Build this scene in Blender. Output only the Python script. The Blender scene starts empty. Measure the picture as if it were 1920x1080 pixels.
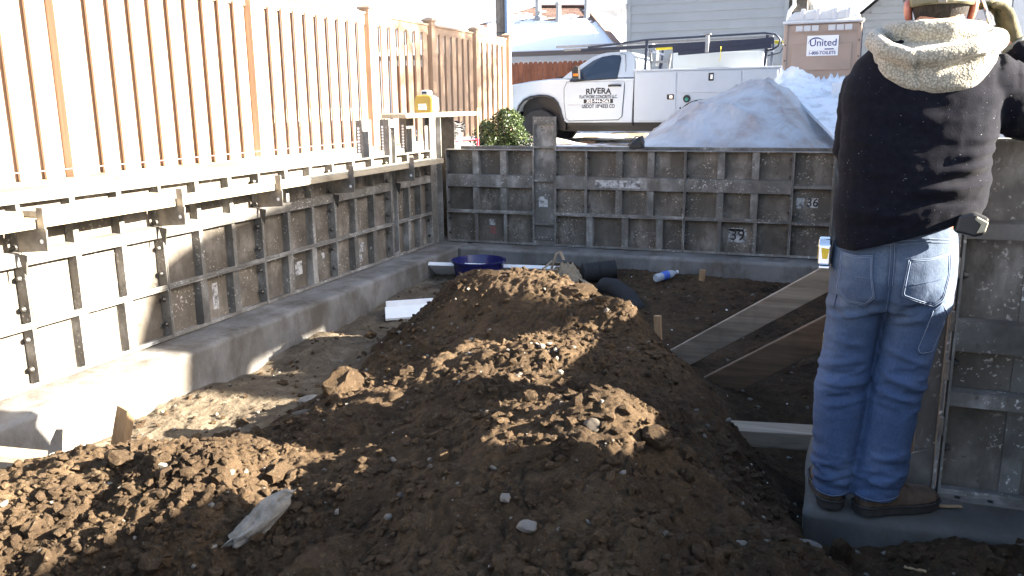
import bpy, bmesh, math, random
import numpy as np
from mathutils import Vector, Matrix, Euler
from mathutils.bvhtree import BVHTree
R = math.radians
SC = bpy.context.scene
COL = SC.collection
random.seed(7)

# ------------------------------------------------------------------ camera, sun, sky, exposure
F, PITCH, YAW, ROLL = 1571.28, 0.2164, 0.3601, -0.0122
cam = bpy.data.cameras.new('camera'); cam.sensor_width = 36; cam.lens = F / 1920 * 36
cam.clip_start = 0.05; cam.clip_end = 600
co = bpy.data.objects.new('camera', cam); COL.objects.link(co); SC.camera = co
fw = Vector((-math.sin(YAW) * math.cos(PITCH), math.cos(YAW) * math.cos(PITCH), -math.sin(PITCH)))
r0 = Vector((math.cos(YAW), math.sin(YAW), 0)); u0 = r0.cross(fw)
rr = r0 * math.cos(ROLL) + u0 * math.sin(ROLL); uu = -r0 * math.sin(ROLL) + u0 * math.cos(ROLL)
mw = Matrix.Identity(4)
for i in range(3):
    mw[i][0] = rr[i]; mw[i][1] = uu[i]; mw[i][2] = -fw[i]
mw.translation = (0, 0, 1.34)
co.matrix_world = mw

SUN_AZ, SUN_EL = R(6), R(22.5)          # azimuth from +X towards +Y
SDIR = Vector((math.cos(SUN_AZ) * math.cos(SUN_EL), math.sin(SUN_AZ) * math.cos(SUN_EL), math.sin(SUN_EL)))
sun = bpy.data.lights.new('sun', 'SUN'); sun.energy = 5; sun.angle = R(0.53); sun.color = (1, .905, .76)
so = bpy.data.objects.new('sun', sun); COL.objects.link(so)
so.rotation_euler = SDIR.to_track_quat('Z', 'Y').to_euler()
HZ = 2.2
W = bpy.data.worlds.new('World'); SC.world = W; W.use_nodes = True
nt = W.node_tree; nt.nodes.clear()
sky = nt.nodes.new('ShaderNodeTexSky'); sky.sky_type = 'NISHITA'; sky.sun_disc = False
sky.sun_elevation = SUN_EL; sky.sun_rotation = R(90) - SUN_AZ; sky.air_density = 1.0; sky.dust_density = 2.2; sky.ozone_density = 1.0
# hazy winter air: the same white band all round the horizon, the sky bluer overhead
tcw = nt.nodes.new('ShaderNodeTexCoord'); sxyz = nt.nodes.new('ShaderNodeSeparateXYZ'); nt.links.new(tcw.outputs['Generated'], sxyz.inputs[0])
mrw = nt.nodes.new('ShaderNodeMapRange'); mrw.inputs[1].default_value = .05; mrw.inputs[2].default_value = .42; mrw.inputs[3].default_value = 1; mrw.inputs[4].default_value = 0
mrw.interpolation_type = 'SMOOTHSTEP'
nt.links.new(sxyz.outputs[2], mrw.inputs[0])
mxw = nt.nodes.new('ShaderNodeMix'); mxw.data_type = 'RGBA'; mxw.inputs[7].default_value = (HZ*.97, HZ*1.0, HZ*1.06, 1)
nt.links.new(mrw.outputs[0], mxw.inputs[0]); nt.links.new(sky.outputs[0], mxw.inputs[6])
bg = nt.nodes.new('ShaderNodeBackground'); bg.inputs[1].default_value = 0.05
ow = nt.nodes.new('ShaderNodeOutputWorld')
nt.links.new(mxw.outputs[2], bg.inputs[0]); nt.links.new(bg.outputs[0], ow.inputs[0])
vs = SC.view_settings
SC.display_settings.display_device = 'sRGB'
vs.view_transform = 'Standard'; vs.look = 'None'; vs.gamma = 1; vs.use_curve_mapping = False
vs.exposure = 3.55
SC.cycles.max_bounces = 6; SC.cycles.diffuse_bounces = 4; SC.cycles.use_denoising = True

# ------------------------------------------------------------------ helpers
class MB:
    def __init__(s): s.v = []; s.f = []
    def add(s, v, f):
        n = len(s.v); s.v += [tuple(p) for p in v]; s.f += [tuple(i + n for i in q) for q in f]; return s
    def box(s, x0, x1, y0, y1, z0, z1):
        v = [(x0,y0,z0),(x1,y0,z0),(x1,y1,z0),(x0,y1,z0),(x0,y0,z1),(x1,y0,z1),(x1,y1,z1),(x0,y1,z1)]
        return s.add(v, [(0,3,2,1),(4,5,6,7),(0,1,5,4),(1,2,6,5),(2,3,7,6),(3,0,4,7)])
    def bar(s, a, b, w, h, up=(0,0,1), j=0):
        a = Vector(a); b = Vector(b); d = (b - a).normalized(); up = Vector(up)
        sd = d.cross(up)
        if sd.length < 1e-4: sd = d.cross(Vector((1,0,0)))
        sd.normalize(); up = sd.cross(d)
        v = []
        for p in (a, b):
            for q, t in ((-1,-1),(1,-1),(1,1),(-1,1)):
                v.append(p + sd * (w/2*q) + up * (h/2*t))
        return s.add(v, [(0,1,2,3),(7,6,5,4),(0,4,5,1),(1,5,6,2),(2,6,7,3),(3,7,4,0)])
    def prism(s, poly, a, b, ax='y'):
        """polygon in the plane across axis ax, from a to b"""
        n = len(poly); v = []
        for t in (a, b):
            for p, q in poly:
                v.append({'y': (p, t, q), 'x': (t, p, q), 'z': (p, q, t)}[ax])
        f = [tuple(range(n)), tuple(range(2*n-1, n-1, -1))]
        f += [(i, i+n, (i+1) % n + n, (i+1) % n) for i in range(n)]
        return s.add(v, f)
    def tube(s, pts, r, n=8, cap=True):
        pts = [Vector(p) for p in pts]; rs = r if isinstance(r, (list, tuple)) else [r]*len(pts)
        v = []; up = Vector((0,0,1)); sd = None
        for i, p in enumerate(pts):
            d = (pts[min(i+1, len(pts)-1)] - pts[max(i-1, 0)])
            if d.length < 1e-9: d = Vector((0,0,1))
            d.normalize()
            if sd is None:
                sd = d.cross(up if abs(d.z) < .95 else Vector((1,0,0))).normalized()
            else:
                sd = (sd - d * sd.dot(d)); 
                if sd.length < 1e-5: sd = d.cross(Vector((1,.2,0)))
                sd.normalize()
            u = sd.cross(d)
            for k in range(n):
                a = 2*math.pi*k/n; v.append(p + (sd*math.cos(a) + u*math.sin(a)) * rs[i])
        f = []
        m = len(pts)
        for i in range(m-1):
            for k in range(n):
                f.append((i*n+k, i*n+(k+1) % n, (i+1)*n+(k+1) % n, (i+1)*n+k))
        if cap: f += [tuple(range(n-1, -1, -1)), tuple(range((m-1)*n, m*n))]
        return s.add(v, f)
    def lathe(s, prof, c=(0,0,0), n=24, ax='z', cap=True):
        v = []
        for r, h in prof:
            for k in range(n):
                a = 2*math.pi*k/n; p = (r*math.cos(a), r*math.sin(a), h)
                if ax == 'y': p = (p[0], h, p[1])
                if ax == 'x': p = (h, p[0], p[1])
                v.append((p[0]+c[0], p[1]+c[1], p[2]+c[2]))
        f = []
        for i in range(len(prof)-1):
            for k in range(n):
                f.append((i*n+k, i*n+(k+1) % n, (i+1)*n+(k+1) % n, (i+1)*n+k))
        if cap: f += [tuple(range(n-1, -1, -1)), tuple(range((len(prof)-1)*n, len(prof)*n))]
        return s.add(v, f)
    def rings(s, rings, cap=True, close=True):
        n = len(rings[0]); v = [p for r in rings for p in r]; f = []
        for i in range(len(rings)-1):
            for k in range(n if close else n-1):
                f.append((i*n+k, i*n+(k+1) % n, (i+1)*n+(k+1) % n, (i+1)*n+k))
        if cap and close: f += [tuple(range(n-1, -1, -1)), tuple(range((len(rings)-1)*n, len(rings)*n))]
        return s.add(v, f)

LOC = {}
def fixn(me):
    bm = bmesh.new(); bm.from_mesh(me); bmesh.ops.recalc_face_normals(bm, faces=bm.faces); bm.to_mesh(me); bm.free()
def ob(name, mb, mat, parent=None, w=True, smooth=False, bevel=0, kind=None, fix=True):
    """one mesh object; w: vertices are world coordinates (parents only translate)"""
    me = bpy.data.meshes.new(name)
    off = LOC.get(parent.name, (0,0,0)) if (parent and w) else (0,0,0)
    me.from_pydata([(p[0]-off[0], p[1]-off[1], p[2]-off[2]) for p in mb.v], [], mb.f)
    if fix: fixn(me)
    o = bpy.data.objects.new(name, me); COL.objects.link(o)
    for m in (mat if isinstance(mat, (list, tuple)) else [mat]): me.materials.append(m)
    if smooth:
        me.shade_smooth()
        if smooth != 1:
            o_m = o.modifiers.new('s', 'EDGE_SPLIT'); o_m.split_angle = R(smooth)
    if bevel:
        b = o.modifiers.new('b', 'BEVEL'); b.width = bevel; b.segments = 2; b.limit_method = 'ANGLE'
    if parent: o.parent = parent; LOC[o.name] = off
    if kind: o['kind'] = kind
    return o
def tag(o, label, cat, group=None):
    o['label'] = label; o['category'] = cat
    if group: o['group'] = group
    return o
def thing(name, label, cat, loc=(0,0,0), rz=0, group=None):
    o = bpy.data.objects.new(name, None); COL.objects.link(o); o.location = loc; o.rotation_euler = (0,0,rz)
    o.empty_display_size = .1
    LOC[o.name] = tuple(loc); tag(o, label, cat, group); return o
def dup(o, parent=None):
    c = o.copy(); COL.objects.link(c)
    if parent: c.parent = parent
    for ch in list(o.children): dup(ch, c)
    return c
def npmesh(name, V, Fq, mat, smooth=True, kind=None):
    me = bpy.data.meshes.new(name); V = np.asarray(V, np.float32); Fq = np.asarray(Fq, np.int32)
    k = Fq.shape[1]; n = len(Fq)
    me.vertices.add(len(V)); me.vertices.foreach_set('co', V.ravel())
    me.loops.add(n*k); me.loops.foreach_set('vertex_index', Fq.ravel())
    me.polygons.add(n); me.polygons.foreach_set('loop_start', np.arange(0, n*k, k, dtype=np.int32))
    me.update(calc_edges=True)
    me.polygons.foreach_set('use_smooth', np.full(n, smooth))
    me.materials.append(mat)
    o = bpy.data.objects.new(name, me); COL.objects.link(o)
    if kind: o['kind'] = kind
    return o
def text(name, body, size, mat, loc, rot, parent=None, sx=1, w=True, align='CENTER', bold=0, ext=.0006, arc=0):
    cu = bpy.data.curves.new(name, 'FONT'); cu.body = body; cu.size = size; cu.align_x = align; cu.align_y = 'CENTER'
    cu.extrude = ext; cu.offset = bold
    t = bpy.data.objects.new(name + '_t', cu); COL.objects.link(t)
    dg = bpy.context.evaluated_depsgraph_get(); me = bpy.data.meshes.new_from_object(t.evaluated_get(dg))
    bpy.data.objects.remove(t); bpy.data.curves.remove(cu)
    for v in me.vertices:
        v.co.x *= sx
        if arc: v.co.y -= arc * v.co.x**2
    me.materials.clear(); me.materials.append(mat)
    o = bpy.data.objects.new(name, me); COL.objects.link(o)
    off = LOC.get(parent.name, (0,0,0)) if (parent and w) else (0,0,0)
    o.location = Vector(loc) - Vector(off); o.rotation_euler = rot
    if parent: o.parent = parent
    return o

# ------------------------------------------------------------------ numpy noise
def _h(ix, iy, s):
    n = (ix.astype(np.int64)*374761393 + iy.astype(np.int64)*668265263 + s*974634777) & 0x7fffffff
    n = ((n ^ (n >> 13)) * 1274126177) & 0x7fffffff  # red of sunlight through the ear put into the colour
    n = ((n ^ (n >> 15)) * 1103515245 + 12345) & 0x7fffffff
    return (n ^ (n >> 11)) / 0x7fffffff
def vn(x, y, s=0):
    ix = np.floor(x); iy = np.floor(y); fx = x-ix; fy = y-iy
    fx = fx*fx*fx*(fx*(fx*6-15)+10); fy = fy*fy*fy*(fy*(fy*6-15)+10)
    a = _h(ix, iy, s); b = _h(ix+1, iy, s); c = _h(ix, iy+1, s); d = _h(ix+1, iy+1, s)
    return (a*(1-fx)+b*fx)*(1-fy)+(c*(1-fx)+d*fx)*fy
def fbm(x, y, o=4, s=0, g=.5):
    t = 0; a = 1; n = 0
    for i in range(o):
        t = t + a*(vn(x*1.0, y*1.0, s+i*17)-.5); n += a; a *= g; x = x*2.03+13.7; y = y*2.03-7.3
    return t/n*2
def worley(x, y, s=0):
    ix = np.floor(x); iy = np.floor(y); d = np.full(x.shape, 9.0); hid = np.zeros(x.shape)
    for i in (-1,0,1):
        for j in (-1,0,1):
            px = ix+i+_h(ix+i, iy+j, s); py = iy+j+_h(ix+i, iy+j, s+5)
            q = (px-x)**2+(py-y)**2; m = q < d
            d = np.where(m, q, d); hid = np.where(m, _h(ix+i, iy+j, s+9), hid)
    return np.sqrt(d), hid

# ------------------------------------------------------------------ materials
class NT:
    def __init__(s, name, rough=.7, metal=0, spec=.5):
        s.m = bpy.data.materials.new(name); s.m.use_nodes = True; s.t = s.m.node_tree
        s.b = s.t.nodes['Principled BSDF']; s.b.inputs['Roughness'].default_value = rough
        s.b.inputs['Metallic'].default_value = metal; s.b.inputs['Specular IOR Level'].default_value = spec
        s.tc = s.t.nodes.new('ShaderNodeTexCoord')
    def n(s, k, **kw):
        x = s.t.nodes.new(k)
        for a, b in kw.items(): setattr(x, a, b)
        return x
    def l(s, a, b): s.t.links.new(a, b)
    def noise(s, scale, detail=4, rough=.55, sc=(1,1,1), co='Object', dist=0, off=True):
        mp = s.n('ShaderNodeMapping'); mp.inputs['Scale'].default_value = sc
        s.l(s.tc.outputs[co], mp.inputs[0])
        if off:                                     # every object its own patch of the pattern
            oi = s.n('ShaderNodeObjectInfo'); ml = s.n('ShaderNodeVectorMath', operation='SCALE'); ml.inputs[3].default_value = 37
            cb = s.n('ShaderNodeCombineXYZ')
            for i in range(3): s.l(oi.outputs['Random'], cb.inputs[i])
            s.l(cb.outputs[0], ml.inputs[0]); s.l(ml.outputs[0], mp.inputs[1])
        x = s.n('ShaderNodeTexNoise'); x.inputs['Scale'].default_value = scale; x.inputs['Detail'].default_value = detail
        x.inputs['Roughness'].default_value = rough; x.inputs['Distortion'].default_value = dist
        s.l(mp.outputs[0], x.inputs[0]); return x.outputs['Fac']
    def ramp(s, fac, stops):
        x = s.n('ShaderNodeValToRGB'); e = x.color_ramp.elements
        while len(e) < len(stops): e.new(.5)
        for i, (p, c) in enumerate(stops):
            e[i].position = p; e[i].color = (c[0], c[1], c[2], 1) if isinstance(c, (tuple, list)) else (c, c, c, 1)
        s.l(fac, x.inputs[0]); return x.outputs[0]
    def mix(s, fac, a, b, mode='MIX'):
        x = s.n('ShaderNodeMix', data_type='RGBA', blend_type=mode)
        for i, q in ((0, fac), (6, a), (7, b)):
            if hasattr(q, 'links'): s.l(q, x.inputs[i])
            elif isinstance(q, (tuple, list)): x.inputs[i].default_value = (q[0], q[1], q[2], 1)
            else: x.inputs[i].default_value = q if i == 0 else (q, q, q, 1)
        return x.outputs[2]
    def col(s, c):
        if hasattr(c, 'links'): s.l(c, s.b.inputs['Base Color'])
        else: s.b.inputs['Base Color'].default_value = (c[0], c[1], c[2], 1)
        return s
    def bump(s, h, strength=.5, dist=.01, prev=None):
        x = s.n('ShaderNodeBump'); x.inputs['Strength'].default_value = strength; x.inputs['Distance'].default_value = dist
        s.l(h, x.inputs['Height'])
        if prev is not None: s.l(prev, x.inputs['Normal'])
        s.l(x.outputs[0], s.b.inputs['Normal']); return x.outputs[0]
    def rnd(s, amt):
        """per-object brightness factor"""
        oi = s.n('ShaderNodeObjectInfo'); mr = s.n('ShaderNodeMapRange')
        mr.inputs[3].default_value = 1-amt; mr.inputs[4].default_value = 1+amt
        s.l(oi.outputs['Random'], mr.inputs[0]); return mr.outputs[0]
def simple(name, c, rough=.6, metal=0, var=.12, scale=30, bump=.1, spec=.5, rnd=0):
    t = NT(name, rough, metal, spec)
    lo = tuple(x*(1-var) for x in c); hi = tuple(min(1, x*(1+var)) for x in c)
    k = t.ramp(t.noise(scale, 5), [(.3, lo), (.7, hi)])
    if rnd: k = t.mix(1, k, t.rnd(rnd), 'MULTIPLY')
    t.col(k)
    if bump: t.bump(t.noise(scale*3, 4), bump, .004)
    return t.m

MT = {}
# concrete-crusted aluminium forms
def form_mat(name, dark=1.0, tint=(1,1,1)):
    t = NT(name, .72, .0, .35)
    d = lambda c: tuple(x*dark*k for x, k in zip(c, tint))
    a = t.ramp(t.noise(4, 6, .6), [(.3, d((.078,.072,.064))), (.5, d((.175,.167,.154))), (.68, d((.34,.33,.312)))])
    st = t.ramp(t.noise(7, 5, .7, (1,1,.35)), [(.42, 0), (.62, 1)])
    a = t.mix(st, a, d((.12,.112,.098)))
    sp = t.ramp(t.noise(55, 3, .6), [(.60, 0), (.67, 1)])
    msk = t.ramp(t.noise(5, 3, .5), [(.47, 0), (.62, 1)])
    spm = t.mix(1, sp, msk, 'MULTIPLY')
    a = t.mix(spm, a, d((.58,.57,.55)))
    dk = t.ramp(t.noise(24, 4, .65), [(.62, 0), (.74, 1)])
    a = t.mix(dk, a, d((.07,.06,.05)))
    a = t.mix(1, a, t.rnd(.16), 'MULTIPLY')
    t.col(a)
    n1 = t.bump(t.noise(60, 5, .7), .35, .006); t.bump(t.noise(12, 4), .3, .01, n1)
    return t.m
MT['form'] = form_mat('form_metal'); MT['form_sheet'] = form_mat('form_sheet_metal', .84, (1.06,.98,.9)); MT['form_edge'] = form_mat('form_edge_metal', 1.15)
t = NT('worn_white_paint', .8); a = t.ramp(t.noise(26, 5, .75), [(.42, (.13,.125,.118)), (.56, (.50,.50,.50))]); t.col(a); MT['stencil'] = t.m
t = NT('worn_red_paint', .8); a = t.ramp(t.noise(30, 5, .75), [(.45, (.12,.11,.10)), (.58, (.34,.08,.07))]); t.col(a); MT['stencil_red'] = t.m
# concrete
t = NT('concrete', .85, 0, .3)
a = t.ramp(t.noise(2.2, 6, .6, off=False), [(.3, (.125,.123,.118)), (.55, (.21,.206,.199)), (.75, (.29,.285,.276))])
a = t.mix(t.ramp(t.noise(3.2, 6, .7, (1,1,.5), off=False), [(.42, 0), (.62, .85)]), a, (.085,.072,.058))
a = t.mix(t.ramp(t.noise(70, 3, .6, off=False), [(.64, 0), (.7, .7)]), a, (.12,.1,.08))
t.col(a); n1 = t.bump(t.noise(90, 5, .7, off=False), .4, .006); t.bump(t.noise(8, 5, off=False), .4, .02, n1); MT['concrete'] = t.m
MT['concrete_dirty_shaded'] = MT['concrete'].copy(); MT['concrete_dirty_shaded'].name = 'earth_stained_shaded_concrete'
for e_ in [n for n in MT['concrete_dirty_shaded'].node_tree.nodes if n.type == 'VALTORGB'][0].color_ramp.elements: e_.color = [c*.5 for c in e_.color[:3]]+[1]  # base tones halved: earth staining plus the footing's shade put into the colour
# soil
def soil(name, moist=1.0, dry=False):
    t = NT(name, .95, 0, .12)
    a = t.ramp(t.noise(1.7, 8, .68, off=False), [(.30, (.032,.021,.013)), (.48, (.080,.053,.031)), (.62, (.13,.087,.050)), (.76, (.22,.155,.09))])
    a = t.mix(t.ramp(t.noise(14, 6, .65, off=False), [(.35, 0), (.7, .7)]), a, (.042,.029,.019))
    a = t.mix(t.ramp(t.noise(38, 4, .6, off=False), [(.55, 0), (.75, .6)]), a, (.17,.125,.08))
    a = t.mix(t.ramp(t.noise(150, 2, .5, off=False), [(.69, 0), (.73, .7)]), a, (.2,.18,.155))
    if moist != 1: a = t.mix(1, a, moist, 'MULTIPLY')
    if dry:                                             # dusty, trodden dry ground along the left footing, damp towards the right
        sx = t.n('ShaderNodeSeparateXYZ'); t.l(t.tc.outputs['Object'], sx.inputs[0])
        ad = t.n('ShaderNodeMath', operation='MULTIPLY_ADD'); ad.inputs[1].default_value = 1.6; t.l(t.noise(1.3, 5, .6, off=False), ad.inputs[0]); t.l(sx.outputs[0], ad.inputs[2])
        mr = t.n('ShaderNodeMapRange'); mr.inputs[1].default_value = -1.0; mr.inputs[2].default_value = -1.9; t.l(ad.outputs[0], mr.inputs[0])
        pale = t.ramp(t.noise(9, 6, .65, off=False), [(.3, (.10,.078,.055)), (.55, (.165,.133,.095)), (.75, (.28,.24,.18))])
        pale = t.mix(t.ramp(t.noise(46, 4, .6, off=False), [(.58, 0), (.72, .8)]), pale, (.09,.066,.045))
        a = t.mix(mr.outputs[0], a, pale)
    t.col(a)
    n1 = t.bump(t.noise(170, 6, .8, off=False), 1, .008); t.bump(t.noise(45, 6, .75, off=False), 1, .02, n1); return t.m
MT['soil'] = soil('loose_soil'); MT['soil2'] = soil('trodden_soil', .8, True)
# outer ground: dry winter soil with snow left in patches
t = NT('yard_ground', .95, 0, .2)
a = t.ramp(t.noise(3, 6, .65, off=False), [(.35, (.13,.1,.07)), (.65, (.24,.2,.15))])
a = t.mix(t.ramp(t.noise(1.2, 7, .62, off=False), [(.47, 0), (.53, 1)]), a, (.78,.8,.84))
t.col(a); t.bump(t.noise(25, 6, .7, off=False), .6, .03); MT['yard'] = t.m
t = NT('snow', .6, 0, .4); a = t.ramp(t.noise(6, 6, .6, off=False), [(.32, (.6,.6,.62)), (.5, (.84,.86,.89))])
a = t.mix(t.ramp(t.noise(16, 4, .7, off=False), [(.66, 0), (.72, .8)]), a, (.2,.16,.12))
t.col(a); t.bump(t.noise(14, 5, off=False), .5, .03); MT['snow'] = t.m
# composite fence boards
t = NT('composite_board', .55, 0, .4)
a = t.ramp(t.noise(8, 4, .6, (6,6,.25)), [(.3, (.29,.20,.138)), (.7, (.37,.265,.188))])
a = t.mix(1, a, t.rnd(.08), 'MULTIPLY'); t.col(a); t.bump(t.noise(60, 3, .6, (4,4,.1)), .15, .003); MT['fence'] = t.m
# timber
def wood(name, c0, c1, ax=2, rough=.75):
    sc = [7, 7, 7]; sc[ax] = .35
    t = NT(name, rough, 0, .3)
    a = t.ramp(t.noise(4, 6, .65, tuple(sc), dist=.6), [(.32, c0), (.68, c1)])
    a = t.mix(t.ramp(t.noise(3, 5, .6), [(.5, 0), (.7, .55)]), a, tuple(x*.5 for x in c0))
    a = t.mix(1, a, t.rnd(.1), 'MULTIPLY')
    t.col(a); t.bump(t.noise(14, 5, .7, tuple(sc)), .45, .004); return t.m
MT['wood_x'] = wood('weathered_plank', (.17,.13,.095), (.33,.27,.2), 0)
MT['wood_y'] = wood('bleached_waler_timber', (.33,.27,.19), (.52,.45,.33), 1)
MT['wood_z'] = wood('stake_timber', (.24,.15,.08), (.4,.27,.15), 2)
MT['wood_b'] = wood('brown_plank', (.085,.053,.032), (.165,.105,.062), 0)
MT['cedar'] = wood('cedar_picket', (.17,.06,.032), (.28,.105,.055), 2)
MT['pole'] = wood('pole_timber', (.10,.085,.075), (.2,.175,.15), 2)
MT['steel'] = simple('dull_steel', (.2,.18,.155), .6, .5, .35, 18, .3)
MT['dkmetal'] = simple('dark_steel', (.07,.065,.06), .55, .5, .3, 20, .3)
MT['black'] = simple('black_plastic', (.015,.015,.017), .45, 0, .2, 30, .05)
MT['rubber'] = simple('tyre_rubber', (.018,.018,.019), .8, 0, .3, 40, .2)
MT['white_paint'] = simple('white_truck_paint', (.47,.52,.57), .28, 0, .02, 3, 0, .5)
MT['white_matt'] = simple('white_body_paint', (.48,.52,.56), .4, 0, .03, 4, .02)
MT['trim'] = simple('white_trim', (.8,.8,.8), .5, 0, .04, 5, .05)
MT['ink'] = simple('black_lettering', (.012,.012,.014), .5, 0, .1, 5, 0)
MT['ink_white'] = simple('white_lettering', (.82,.82,.82), .5, 0, .02, 5, 0)
MT['ink_blue'] = simple('navy_lettering', (.02,.03,.16), .5, 0, .05, 5, 0)
MT['chrome'] = simple('chrome', (.75,.75,.76), .14, 1, .05, 6, 0)
MT['orange'] = simple('amber_lens', (.75,.2,.02), .25, 0, .1, 20, 0)
MT['foam'] = simple('white_foam_board', (.8,.81,.82), .7, 0, .05, 14, .15)
MT['sidingW'] = simple('white_siding', (.42,.45,.49), .6, 0, .04, 2, .05)
MT['siding'] = simple('grey_siding', (.24,.26,.285), .65, 0, .05, 2, .06)
MT['siding2'] = simple('grey_blue_siding', (.21,.225,.24), .65, 0, .05, 2, .06)
t = NT('window_glass', .05, 0, .6); t.col((.02,.03,.05)); MT['glass'] = t.m
# ------------------------------------------------------------------ terrain
CTRL = [ # x, y, z: crest of the heap, its flanks, then the floor round it
 (-2.14,4.65,.29),(-1.80,4.60,.34),(-1.58,4.55,.34),(-1.35,4.45,.31),(-1.10,4.30,.29),(-0.81,4.05,.22),(-2.23,4.40,.09),(-1.90,3.95,.07),
 (-1.55,5.15,.02),(-2.05,5.2,.02),(-2.5,5.0,-.12),(-1.0,4.8,-.05),(-2.1,5.7,-.19),(-1.4,5.6,-.2),
 (-1.28,4.10,.25),(-1.25,3.60,.22),(-1.57,3.70,.15),(-0.91,3.15,.25),(-0.80,2.75,.30),(-1.00,2.50,.33),(-0.71,2.45,.40),(-0.45,2.45,.39),(-0.72,2.05,.32),(-0.65,1.85,.27),(-0.64,1.6,.22),(-0.56,2.05,.33),(-0.79,1.85,.24),
 (-0.72,3.50,.17),(-0.50,3.30,.15),(-0.37,2.60,.22),(-0.33,2.10,.20),(-0.17,2.90,.0),(-0.03,2.45,.04),(-0.13,2.05,.14),(.10,2.40,-.02),(.3,2.0,-.02),(-.45,3.75,.02),(-.75,4.4,.02),(-.28,3.3,-.03),
 (-1.78,3.00,.13),(-1.88,3.50,.09),(-2.08,3.20,.02),(-1.62,2.35,.10),(-1.73,2.05,.07),(-2.06,2.05,.13),(-2.48,2.10,.07),(-2.46,1.85,.06),(-2.0,1.72,-.06),(-1.83,1.65,-.10),(-1.15,1.90,.13),(-1.44,1.95,.04),(-1.5,1.7,-.12),(-1.27,2.50,.20),(-1.27,2.30,.17),(-2.35,1.6,-.12),(-2.75,1.6,.04),(-1.3,1.5,-.02),(-1.6,1.3,-.14),(-2.0,1.1,-.1),(-.6,1.1,.12),(.1,1.1,0),(-1.6,2.75,.13),
 # right foot of the heap and floor
 (-1.0,5.3,-.2),(-.67,4.9,-.25),(-.33,4.15,-.26),(-.24,3.85,-.27),(.0,3.4,-.28),(-.06,2.95,-.13),(-.02,2.74,-.11),(.05,2.66,-.13),(.22,2.70,-.1),(.42,2.67,-.06),(.0,4.4,-.28),(-.4,5.4,-.25),(.0,6.0,-.24),(.8,2.67,-.05),(1.3,2.67,-.05),(.8,2.3,-.2),(1.3,2.2,-.2),(1.0,1.2,-.2),
 (-.5,6.5,-.17),(-1.5,6.7,-.19),(-2.3,6.9,-.17),(-3.1,6.9,-.16),(-.3,7.3,-.17),(-1.2,7.3,-.15),(-2.2,7.3,-.14),(-3.1,7.3,-.15),
 # left channel
 (-2.75,5.22,-.25),(-2.78,4.8,-.25),(-2.72,4.3,-.25),(-2.5,3.7,-.2),(-2.42,3.25,-.17),(-2.4,2.75,-.13),(-3.05,2.75,-.24),(-3.25,4.1,-.27),(-2.97,3.74,-.2),(-3.25,3.3,-.25),(-3.2,2.4,-.18),(-3.25,1.6,-.12),(-3.2,5.2,-.25),(-3.25,6.2,-.2),(-2.9,5.9,-.23),(-2.95,4.55,-.19),(-2.8,2.45,-.1)]
_c = np.array(CTRL)
def _U(r2): return np.where(r2 > 0, .5*r2*np.log(r2+1e-12), 0)
_d2 = (_c[:,None,0]-_c[None,:,0])**2+(_c[:,None,1]-_c[None,:,1])**2
_n = len(_c); _A = np.zeros((_n+3,_n+3)); _A[:_n,:_n] = _U(_d2)+np.eye(_n)*.0008
_A[:_n,_n] = 1; _A[:_n,_n+1:] = _c[:,:2]; _A[_n,:_n] = 1; _A[_n+1:,:_n] = _c[:,:2].T
_w = np.linalg.solve(_A, np.r_[_c[:,2],0,0,0])
def base_h(x, y):
    z = _w[_n]+_w[_n+1]*x+_w[_n+2]*y
    for i in range(_n): z = z+_w[i]*_U((x-_c[i,0])**2+(y-_c[i,1])**2)
    return z
def sstep(a, b, t): t = np.clip((t-a)/(b-a), 0, 1); return t*t*(3-2*t)
def heap_mask(x, y, z):
    return sstep(-.22, -.06, z)*sstep(-3.0, -2.6, x)
def height(x, y):
    z = base_h(x, y); m = heap_mask(x, y, z)
    wx = x+.05*fbm(x*5, y*5, 2, 3); wy = y+.05*fbm(x*5, y*5, 2, 8)
    z = z+(.035+.05*m)*fbm(wx*3.1, wy*3.1, 4, 1)
    # cloddy relief, in clumps rather than everywhere
    rough = .25+.75*sstep(-.25, .35, fbm(x*1.6, y*1.6, 3, 77))
    amt = rough*(.5+.7*m)
    for sc, am, sd in ((5, .014, 11), (16, .010, 21), (38, .008, 31), (70, .004, 41)):
        d, hsh = worley(wx*sc, wy*sc, sd)
        z = z+amt*am*(np.clip(.75-d, 0, 1)*1.4-.35)*(.3+1.2*hsh)
    rg1 = 1-2.4*np.abs(fbm(wx*7.5, wy*7.5, 5, 151, .62)); rg2 = fbm(wx*22, wy*22, 5, 171, .68)
    z = z+(.4+.6*m)*(.022*rg1*(.3+.7*rough)+.016*rg2)
    z = z+.006*fbm(x*60, y*60, 3, 51)*(.4+m)
    # erosion runnels on the shallow channel
    return z
xs = np.arange(-3.32, 1.7, .0085)
ys = []; _y = .55
while _y < 7.36: ys.append(_y); _y += .0058+.0011*max(0, _y-1.6)
ys = np.array(ys)
X, Yg = np.meshgrid(xs, ys); Zg = height(X, Yg)
def ground_z(x, y):
    i = int(np.clip(np.searchsorted(ys, y), 1, len(ys)-1)); j = int(np.clip(round((x-xs[0])/.0085), 0, len(xs)-1))
    return float(Zg[i, j])
def gz_np(x, y):
    i = np.clip(np.searchsorted(ys, y), 1, len(ys)-1); j = np.clip(np.round((x-xs[0])/.0085).astype(int), 0, len(xs)-1)
    return Zg[i, j]
_ny, _nx = X.shape
_I = np.arange(_ny*_nx).reshape(_ny, _nx)
_q = np.stack([_I[:-1,:-1], _I[:-1,1:], _I[1:,1:], _I[1:,:-1]], -1).reshape(-1, 4)
_cx = X[:-1,:-1].ravel(); _cy = Yg[:-1,:-1].ravel()
_keep = ~(((_cx > .04) & (_cy > 2.80) & (_cy < 3.40)) | ((_cx > .46) & (_cy > 3.3)))
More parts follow.
